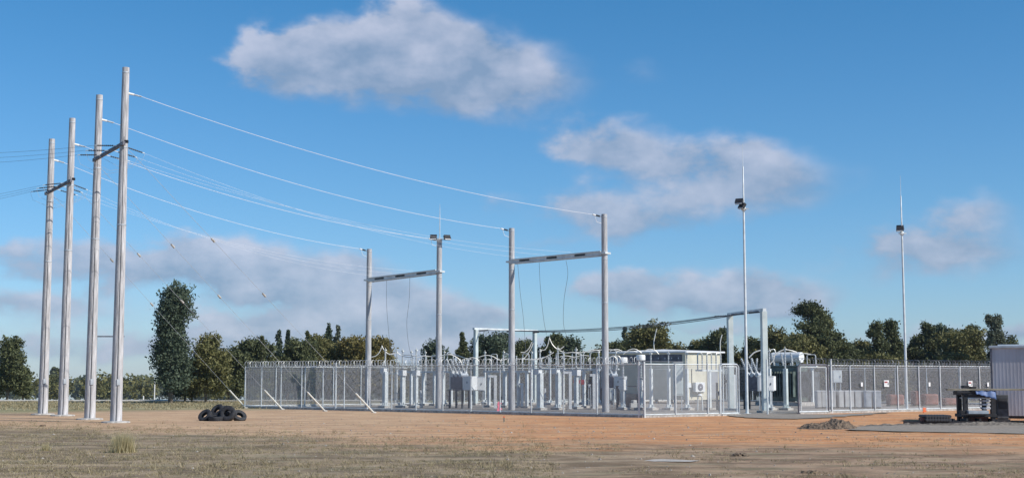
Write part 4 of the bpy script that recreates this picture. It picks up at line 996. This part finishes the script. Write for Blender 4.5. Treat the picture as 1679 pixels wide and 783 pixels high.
# loose stones
st = MB(); 
for i in range(2300):
    if i < 1500: y_ = random.uniform(680,722); x_ = random.uniform(420,1679)
    else: y_ = random.uniform(700,783); x_ = random.uniform(0,1679)
    p = G(x_, y_); r = random.uniform(.012,.035)*(1.0 if random.random() < .93 else 1.9); k = len(st.v)
    for q in ((1,0,0),(0,1,0),(-1,0,0),(0,-1,0),(0,0,1)): st.v.append(Vector((p.x+q[0]*r*random.uniform(.6,1.3), p.y+q[1]*r*random.uniform(.6,1.3), gbump(p.x,p.y)+q[2]*r*.8-.003)))
    st.f += [[k,k+1,k+4],[k+1,k+2,k+4],[k+2,k+3,k+4],[k+3,k,k+4]]
M['stone'] = foliage('loose_stones', (.12,.10,.085), (.40,.36,.31), 0)
tag(st.build('loose_stones', M['stone']), 'small loose stones scattered over dirt and grass', 'stones', kind='stuff')
def clod(px, py, wpx, hpx, label, m='rubble'):
    b = G(px, py); s_ = 2.0/(py-616); o = MB(); W, H_ = wpx*s_, hpx*s_
    for i in range(9):
        c = Vector((random.uniform(-.4,.4)*W, random.uniform(-.2,.2)*W, H_*.2)); o.box(c, (W*random.uniform(.15,.35), W*random.uniform(.15,.3), H_*random.uniform(.5,1)), rz=random.random()*3, rx=random.uniform(-.5,.5), ry=random.uniform(-.5,.5))
    q = o.build('earth_clod', M[m], None); q.location = b; return tag(q, label, 'clod', 'dark clods on the ground')
clod(70,698,9,4,'small black clod left of the tall poles'); clod(1326,775,36,5,'dark clod at bottom right foreground'); clod(1215,746,34,3,'dark clod right of the pale puddle')
clod(905,762,10,3,'tiny clod left of the pale puddle')
# puddle of pale water
pm = ragged([G(1050,754.3), G(1085,752), G(1120,752.5), G(1148,754), G(1132,755.8), G(1100,756), G(1068,755.8)], .5, .12, 9)
M['water'] = mat('milky_puddle_water', (.50,.44,.37), .5, var=.1, scale=3)
me = bpy.data.meshes.new('puddle'); zp = max(gbump(q.x,q.y) for q in pm)+.004; me.from_pydata([(q.x,q.y,zp) for q in pm],[],[list(range(len(pm)))]); me.materials.append(M['water']); o = bpy.data.objects.new('puddle', me); COL.objects.link(o); o['kind']='structure'

# ------------------------------------------------------------------ shed and stand on the right
sb = G(1628,692); zt = zof(1628,567,sb.y); e = empty('site_shed', sb, R(-21), 'grey lilac corrugated site shed at the right edge of the photo', 'shed')
m = MB(); Ls, Ds = 7.5, 2.9; nr = 150; z0 = .30
prev = None
for i in range(nr+1):
    x_ = Ls*i/nr; yy = -.003 if (i % 3 == 1) else 0; m.v += [Vector((x_,yy,z0)), Vector((x_,yy,zt-.1))]
    if i: k = 2*i; m.f.append([k-2,k,k+1,k-1])
k = len(m.v); m.v += [Vector((0,Ds,z0)),Vector((0,Ds,zt-.1)),Vector((Ls,Ds,z0)),Vector((Ls,Ds,zt-.1))]
m.f += [[0,1,k+1,k],[k,k+1,k+3,k+2],[2*nr,k+2,k+3,2*nr+1]]
m.build('wall', M['shed'], e)
MB().box((Ls/2,Ds/2,zt-.04),(Ls+.12,Ds+.16,.12)).build('roof', M['galv'], e, bevel=.02)
MB().box((Ls/2-.2,Ds/2,zt+.05),(Ls-1.0,Ds-.4,.05)).build('roof_cap', M['white'], e)
MB().box((.02,-.03,(z0+zt-.1)/2),(.08,.06,zt-.1-z0)).build('corner_trim', M['armgrey'], e)
MB().box((Ls/2,.15,z0-.06),(Ls,.2,.12)).box((Ls/2,Ds-.15,z0-.06),(Ls,.2,.12)).build('skid', M['black'], e)
for i in range(4): MB().box((.4+2.2*i,.15,.12),(.35,.4,.24)).box((.4+2.2*i,Ds-.15,.12),(.35,.4,.24)).build('block', M['black'], e)

def P57(px, py, Yd=57.0): return D(px, py, Yd)
c = G(1605,694.5); Yd = c.y; s_ = Yd/F
def lx(px): return D(px, 660, Yd).x - c.x
def lz(py): return D(1605, py, Yd).z
e = empty('steel_stand', c, 0, 'black steel work stand with shelves in front of the grey shed', 'work stand')
def bx(name, x0, x1, y0, y1, m, y=0, dp=.12, parent=None):
    return MB().box(((lx(x0)+lx(x1))/2, y, (lz(y0)+lz(y1))/2), (lx(x1)-lx(x0), dp, lz(y0)-lz(y1))).build(name, M[m], parent or e, bevel=.008)
bx('upright', 1579,1586, 644,693,'black',0,.2); bx('upright',1624,1631,644,693,'black',0,.2)
bx('upright', 1581,1588, 644,693,'black',.95,.2); bx('upright',1623,1629,644,693,'black',.95,.2)
bx('top_beam', 1576,1632,641,647,'black',.45,1.2); bx('shelf',1584,1624,651,653,'galv',.45,1.1); bx('side_rail',1586,1626,647,651,'black',-.06,.1)
bx('lower_shelf',1583,1616,672,678,'galv',-.12,.5); bx('bottom_beam',1578,1632,678,683,'black',.45,1.2); bx('foot',1570,1586,690,694.5,'black',.3,1.4); bx('foot',1620,1634,690,694.5,'black',.3,1.4)
bx('foot_block',1572,1579,672,677,'black',-.05,.3)
for i,(y0,y1) in enumerate(((655,658),(661,664),(667,670))): bx('drawer_face',1611,1623,y0,y1,'shed',.1,.4)
bx('cabinet_back',1592,1622,680,690,'brown',.3,.3)
e2 = empty('timber_plank', D(1620,638,Yd-.1), R(-1), 'long weathered timber plank lying across the black steel stand', 'plank')
MB().box((1.55,0,.0),(6.6,.28,.075)).build('board', M['timber'], e2, bevel=.008)
for (x0,x1,y0,y1,l_) in ((1567,1589,640,644,'flat dark block under the plank left end'),(1578,1588,631.5,635.8,'small dark block on top of the plank'),(1591,1599,633,642,'dark clamp gripping the plank near the notice')):
    q = MB().box(((lx(x0)+lx(x1))/2,0,(lz(y0)+lz(y1))/2),(lx(x1)-lx(x0),.36,lz(y0)-lz(y1))).build('timber_block', M['black'], None, bevel=.01); q.location = c+Vector((0,-.02,0)); tag(q,l_,'block','dark blocks around the plank')
t = MB(); nn=14
for i in range(nn+1):
    for j in range(5):
        x_ = lx(1597)+(lx(1630)-lx(1597))*i/nn; t.v.append(Vector((x_, -.16-.03*j+.02*math.sin(i), lz(640)-.09*j*(.35+.65*i/nn)+.02*math.sin(i*1.9+j))))
for i in range(nn):
    for j in range(4): a_ = i*5+j; t.f.append([a_,a_+5,a_+6,a_+1])
q = t.build('blue_tarp', M['blue'], None, True); q.location = c+Vector((0,-.03,0)); s2 = q.modifiers.new('thick','SOLIDIFY'); s2.thickness=.015; tag(q,'blue tarpaulin draped under the plank on the steel stand','tarpaulin')
q = empty('generator_box', D(1641,681,Yd+.6), 0, 'dark generator box standing between the steel stand and the shed', 'generator'); q.location.z = .1
MB().box((0,0,.62),(.5,.55,1.0)).build('casing', M['dark'], q, bevel=.02); MB().box((0,-.29,.75),(.36,.02,.45)).build('grille', M['black'], q); MB().box((0,0,.0),(.6,.6,.2)).build('skid', M['black'], q)
# roll stack and rails
for row in range(2):
    for i in range(9-row*0):
        x_ = lx(1513+4.6*i); q = MB().cyl((0,-.55,0),(0,.5,0),.062 if row else .07,n=12).build('steel_roller', M['dark'], None, True); q.location = c+Vector((x_,-.05,.20+.135*row)); tag(q, '%s steel roller from the left in the %s row' % (('first','second','third','fourth','fifth','sixth','seventh','eighth','ninth')[i], ('lower','upper')[row]), 'roller', 'stacked dark steel rollers left of the stand')
e3 = empty('roller_bed', c+Vector((lx(1545),0,0)), 0, 'low black bed of rails carrying the steel rollers', 'rail bed')
for y_ in (-.42,.42): MB().box((.1,y_,.065),(lx(1635)-lx(1508),.12,.13)).build('rail', M['black'], e3)
for i in range(6): MB().box((-.75+.55*i,0,.19),(.08,.8,.10)).build('cross_tie', M['black'], e3)
MB().box((lx(1597)-lx(1545),-.43,.42),(lx(1625)-lx(1570),.08,.05)).build('side_rail', M['black'], e3)
MB().box((lx(1509)-lx(1545),-.2,.16),(.10,.4,.22)).build('end_stop', M['brown'], e3)

# ------------------------------------------------------------------ trees
def limb(m, p0, p1, r0, r1, bend=.2, n=5):
    p0, p1 = Vector(p0), Vector(p1); d = p1-p0; k = Vector((random.uniform(-1,1),random.uniform(-1,1),random.uniform(-.2,.5)))*d.length*bend
    pts_ = [p0.lerp(p1,i/n)+k*math.sin(math.pi*i/n)*.5 for i in range(n+1)]; m.tube(pts_, [r0+(r1-r0)*i/n for i in range(n+1)], 7)
def tree(px, top, wpx, Yd, kind, fol, label, dens=1.0, base_gap=.12, name='tree', group='trees behind the substation yard', leaf=None, lean=0):
    rd = random.Random(int(px*7+top)); nr_ = np.random.default_rng(int(px*13+top))
    zb = gz(0, Yd); x0 = D(px, 640, Yd).x; H = D(px, top, Yd).z - zb; W = wpx*Yd/F/2
    e = empty(name, (x0, Yd, zb), 0, label, 'tree', group)
    lobes = []
    if kind == 'round':
        for i in range(11):
            a = rd.random()*6.28; q = rd.random()**.6; z = rd.uniform(.30,.86)*H; k = math.sqrt(max(.05,1-((z/H-.55)/.52)**2))
            lobes.append((math.cos(a)*W*.62*q*k, math.sin(a)*W*.62*q*k, z, W*rd.uniform(.30,.46), H*rd.uniform(.10,.17)))
        lobes.append((W*rd.uniform(-.2,.2),0,H*.87,W*.38,H*.12)); lobes.append((0,0,H*.5,W*.6,H*.25)); lobes.append((-W*.4,0,H*.3,W*.45,H*.16)); lobes.append((W*.4,0,H*.3,W*.45,H*.16))
    elif kind == 'spire':
        n = 13
        for i in range(n):
            t = i/(n-1); z = H*(base_gap+.08+(1-base_gap-.12)*t); w_ = W*(1-t)**.9*.85+W*.04; a = rd.random()*6.28
            w_ *= rd.uniform(.55,1.25); lobes.append((math.cos(a)*w_*.45, math.sin(a)*w_*.45, z, w_*rd.uniform(.45,.8), H*rd.uniform(.03,.055)))
            if t < .8 and rd.random() < .8: lobes.append((-math.cos(a)*w_*.6, -math.sin(a)*w_*.6, z-H*.03, w_*.5, H*.05))
    elif kind == 'tall':
        for (cx_,cz_,rw,rh) in ((.18,.90,.62,.10),(.35,.83,.62,.09),(-.05,.86,.55,.09),(.25,.76,.75,.07),(-.35,.74,.5,.06),(-.1,.66,.62,.08),(-.3,.58,.55,.07),(.1,.54,.62,.08),(-.3,.46,.6,.08),(.25,.42,.62,.08),(-.25,.34,.7,.08),(.2,.28,.7,.08),(-.2,.20,.65,.08),(.35,.18,.55,.07),(.0,.70,.6,.07),(0,.60,.6,.07),(0,.48,.7,.08),(.1,.36,.75,.08),(0,.25,.8,.08),(.05,.80,.6,.07),(.3,.48,.5,.06),(-.45,.40,.5,.07),(.4,.33,.45,.07)):
            lobes.append((cx_*W, rd.uniform(-.3,.3)*W, cz_*H, rw*W*.88, rh*H))
    elif kind == 'clumpy':
        n = 12
        for i in range(n):
            t = i/(n-1); z = H*(.22+.74*t); a = rd.random()*6.28; w_ = W*(1.15-.85*t); lobes.append((math.cos(a)*w_*.65, math.sin(a)*w_*.65, z, w_*rd.uniform(.35,.55)+W*.08, H*rd.uniform(.045,.08)))
        lobes.append((0,0,H*.28,W*.75,H*.14)); lobes.append((0,0,H*.94,W*.24,H*.05))
    elif kind == 'sparse':
        for i in range(20):
            t = rd.random(); z = H*(.25+.7*t); a = rd.random()*6.28; w_ = W*(1.0-.55*t); lobes.append((math.cos(a)*w_*.8, math.sin(a)*w_*.8, z, W*rd.uniform(.14,.24), H*rd.uniform(.03,.06)))
    tk = MB(); tr_ = max(.10, H*.022)
    n = 6; lp = Vector((0,0,-.1)); tops_ = []
    trunk_pts = [Vector((rd.uniform(-.06,.06)*W*i*.4, rd.uniform(-.05,.05)*W*i*.4, -.1+(H*.86+.1)*i/n)) for i in range(n+1)]
    tk.tube(trunk_pts, [tr_*(1-.8*i/n) for i in range(n+1)], 9)
    for (cx_,cy_,cz_,rw,rh) in lobes[:12 if kind != 'sparse' else 20]:
        j = min(n, max(1, int((cz_*.72)/(H*.86)*n))); limb(tk, trunk_pts[j], (cx_*.9,cy_*.9,cz_), tr_*.35, .02, .15)
    tk.build('trunk', M['bark'] if kind != 'sparse' else M['barkp'], e, True)
    P, s0 = [], (leaf or .115)
    for (cx_,cy_,cz_,rw,rh) in lobes:
        vol = rw*rw*rh; ncl = int((22 + 60*(vol**.62))*dens); ncl = min(ncl, 220)
        u = nr_.normal(size=(ncl,3)); u /= np.linalg.norm(u,axis=1)[:,None]; rad = nr_.random(ncl)**(.42); rad *= nr_.uniform(.7,1.38,ncl)
        cl = np.array([cx_,cy_,cz_]) + u*rad[:,None]*np.array([rw,rw,rh]); cl[:,2] = np.maximum(cl[:,2], H*.05)
        k = 20; q = np.repeat(cl,k,0) + nr_.normal(0,1,(ncl*k,3))*np.array([.19,.19,.15])*(H/6)**.4*(min(1, .6+rw*.8) if kind != 'spire' else min(.7, .3+rw*.7)); P.append(q)
    P = np.concatenate(P); P[:,2] = np.maximum(P[:,2], .15); n_ = len(P)
    a = nr_.normal(size=(n_,3)); a /= np.linalg.norm(a,axis=1)[:,None]; b = np.cross(a, nr_.normal(size=(n_,3))); b /= np.linalg.norm(b,axis=1)[:,None]
    s_ = s0*nr_.uniform(.5,1.25,n_)*(Yd/120)**.6
    o = leafmesh('crown', P, a*(s_*.85)[:,None], b*(s_*.42)[:,None], FOL[fol], e)
    return e
TR = [
 (12,553,42,118,'round','dark','dark round tree at the left edge of the photo'),
 (38,598,16,121,'round','dark','low dark tree tucked right of the left edge tree'),
 (280,462,68,104,'tall','blue','very tall clumpy tree towering over the others left of the fence'),
 (338,546,50,107,'round','olive','rounded olive tree right of the very tall tree'),
 (303,600,40,110,'round','dark','low dark bush tree between very tall and olive trees'),
 (375,575,44,112,'round','dark','dark tree rising just left of the fence corner'),
 (408,555,58,114,'round','dark','broad dark tree behind the fence left corner'),
 (428,551,28,112,'spire','dark','pointed dark tree beside the broad one at the fence corner'),
 (456,541,24,124,'spire','blue','thin left spire tree behind the left fence'),
 (471,540,22,125,'spire','blue','thin second spire tree behind the left fence'),
 (484,556,60,116,'round','dark','rounded dark tree behind the left guy guards'),
 (503,542,24,120,'spire','dark','pointed dark tree right of two thin spires'),
 (522,552,52,118,'round','olive','olive rounded tree left of the twin tall spires'),
 (538,531,34,122,'spire','blue','left one of the twin tall spires'),
 (553,535,32,123,'spire','grey','right one of the twin tall spires'),
 (577,552,54,117,'round','yellow','yellow olive tree left of the leftmost concrete pole'),
 (622,554,52,118,'round','yellow','yellow olive tree right of the leftmost concrete pole'),
 (652,596,40,121,'round','olive','low olive tree behind the first pedestals'),
 (712,557,34,124,'round','blue','blue green tree behind the floodlit pole'),
 (735,590,34,128,'round','dark','low dark tree right of the floodlit pole'),
 (757,544,32,120,'spire','dark','dark conifer left of the left gantry'),
 (803,547,46,122,'round','blue','blue green round tree between gantry and concrete pole'),
 (858,556,38,124,'round','dark','dark round tree right of the right frame left pole'),
 (905,552,44,124,'clumpy','dark','dark clumpy tree beneath the right beam'),
 (936,556,34,126,'round','blue','blue green tree beneath the right beam right half'),
 (972,578,50,128,'round','dark','low dark tree left of the rightmost concrete pole'),
 (1008,558,44,130,'round','dark','dark tree right of the rightmost concrete pole'),
 (1025,535,26,133,'spire','blue','thin bluish tree above the left drum head'),
 (1067,530,56,126,'round','olive','large rounded olive tree above the drum headed instruments'),
 (1104,562,60,134,'round','olive','low olive tree right of the large rounded olive tree'),
 (1150,556,44,132,'round','olive','olive tree above the cream building'),
 (1178,543,46,130,'clumpy','dark','dark clumpy tree left of the right gantry'),
 (1238,556,34,128,'clumpy','dark','dark clumpy tree seen inside the right gantry'),
 (1269,537,46,126,'round','olive','olive tree just right of the right gantry'),
 (1296,552,40,128,'round','dark','dark tree behind the transformer'),
 (1322,499,74,122,'clumpy','dark','tallest ragged tree of the right group'),
 (1312,545,60,119,'round','olive','olive lower mass before the tallest ragged tree'),
 (1356,518,34,124,'clumpy','olive','slim crowned tree right of the tallest ragged tree'),
 (1368,540,58,121,'round','dark','dark rounded tree left of the low gap'),
 (1392,572,34,127,'round','dark','low dark tree filling behind the first right fence bays'),
 (1490,572,28,128,'round','olive','low olive tree directly behind the right mast'),
 (1218,575,30,131,'round','olive','low olive tree between the right gantry legs'),
 (1410,557,44,124,'round','olive','low olive tree in the gap left of twin ragged trees'),
 (1437,532,28,122,'clumpy','dark','left one of twin ragged trees left of the right mast'),
 (1459,527,30,124,'clumpy','dark','right one of twin ragged trees left of the right mast'),
 (1448,580,60,120,'round','olive','low olive understorey below the twin ragged trees'),
 (1476,562,22,126,'clumpy','dark','small ragged tree close left of the right mast'),
 (1507,552,30,126,'clumpy','dark','dark ragged tree close right of the right mast'),
 (1524,532,22,128,'clumpy','dark','dark slim tree right of the right mast'),
 (1538,536,22,129,'clumpy','grey','grey slim tree, middle of the right mast group'),
 (1555,539,34,125,'clumpy','blue','bluish ragged tree left of the broad dark tree'),
 (1545,575,70,122,'round','dark','low dark tree mass right of the right mast'),
 (1597,537,70,122,'round','olive','broad dark olive tree left of the grey shed'),
 (1594,536,26,126,'clumpy','dark','crown poking above the broad olive tree'),
 (1634,514,28,118,'sparse','grey','sparse see through tree at the shed left corner'),
 (1664,552,24,126,'round','dark','tree top showing over the shed roof'),
]
TR = [(x,t,w*(1.0 if k=='tall' else 1.25 if k=='sparse' else 1.6 if k=='spire' else 1.8),Y_,k,f,l) for x,t,w,Y_,k,f,l in TR]
for (x,t,w_,Yd,k,f,l) in TR: tree(x,t,w_,Yd,k,f,l, dens=.62 if k == 'spire' else 1.0)
# low scrub band behind the yard, uncountable
def wood(name, x0, x1, Yd0, Yd1, n, h0, h1, fol, label, leaf, cl=26):
    P = []
    for i in range(n):
        x = rng.uniform(x0,x1); y = rng.uniform(Yd0,Yd1); h = rng.uniform(h0,h1); w_ = h*rng.uniform(.4,.7); zb = gz(x,y)
        u = rng.normal(size=(cl,3)); u /= np.linalg.norm(u,axis=1)[:,None]; u *= rng.random(cl)[:,None]**.4
        c_ = np.array([x,y,zb+h*.55]) + u*np.array([w_,w_,h*.45]); P.append(np.repeat(c_,7,0)+rng.normal(0,leaf*1.3,(cl*7,3)))
    P = np.concatenate(P); n_ = len(P); a = rng.normal(size=(n_,3)); a /= np.linalg.norm(a,axis=1)[:,None]; b = np.cross(a, rng.normal(size=(n_,3))); b /= np.linalg.norm(b,axis=1)[:,None]
    s_ = leaf*rng.uniform(.5,1.2,n_); o = leafmesh(name, P, a*s_[:,None], b*(s_*.6)[:,None], FOL[fol]); return tag(o, label, 'woodland', kind='stuff')
wood('scrub_band', -20, 62, 128, 138, 150, 1.6, 3.2, 'dark', 'low dark scrub behind the trees beyond the yard', .13)
wood('far_woodland', -330, 330, 700, 900, 330, 9, 13.5, 'dark', 'hazy far woodland along the horizon at left', 1.0)
wood('mid_woodland', -108, -60, 300, 340, 22, 3.8, 7.0, 'olive', 'olive trees beyond the paddock near the short post', .3, 50)
tree(91,606,26,560,'clumpy','dark','lone far tree with flat crown between the two left poles', name='far_tree', group='far trees across the paddock', leaf=.4)
# distant H pole, short posts
Yd = 200; a, b = D(156,640,Yd), D(199,640,Yd); zb = gz(0,Yd); zt2 = zof(156,550,Yd); e = empty('distant_power_pole', ((a.x+b.x)/2, Yd, zb), 0, 'distant thin twin pole structure with flat crossbar between the two nearest poles', 'pole')
for q in (a,b): MB().cyl((q.x-(a.x+b.x)/2,0,0),(q.x-(a.x+b.x)/2,0,zt2-zb),.12,.09,8).build('shaft', M['armgrey'], e, True)
MB().box((0,-.15,zt2-zb-.1),(b.x-a.x+.5,.14,.18)).build('crossbar', M['armgrey'], e)
for (px,y0,y1,Yd,r,l_) in ((253,621,656,108,.05,'thin white post standing left of the very tall tree'),(235,649,656.5,108,.06,'short white stub post left of the thin white post')):
    p = G(px, y1); h = zof(px,y0,p.y); q = MB().cyl((0,0,0),(0,0,h),r,r*.9,8).cyl((0,0,h),(0,0,h+.04),r*1.2,r*.4,8).build('marker_post', M['white'], None, True); q.location = p; tag(q,l_,'post')

# ------------------------------------------------------------------ haze
hz = MB().box((0,602,2.0),(2240,1620,52)).build('haze', (lambda m: m)(bpy.data.materials.new('thin_air_haze')))
hz['kind'] = 'stuff'; hz['label'] = 'thin blue haze over the far paddock'
hm = hz.data.materials[0]; hm.use_nodes = True; n_ = hm.node_tree.nodes; n_.remove(n_['Principled BSDF'])
pv = n_.new('ShaderNodeVolumePrincipled'); pv.inputs['Density'].default_value = 0.00013; pv.inputs['Color'].default_value = (.80,.88,1,1); pv.inputs['Anisotropy'].default_value = .2
hm.node_tree.links.new(pv.outputs[0], n_['Material Output'].inputs['Volume'])
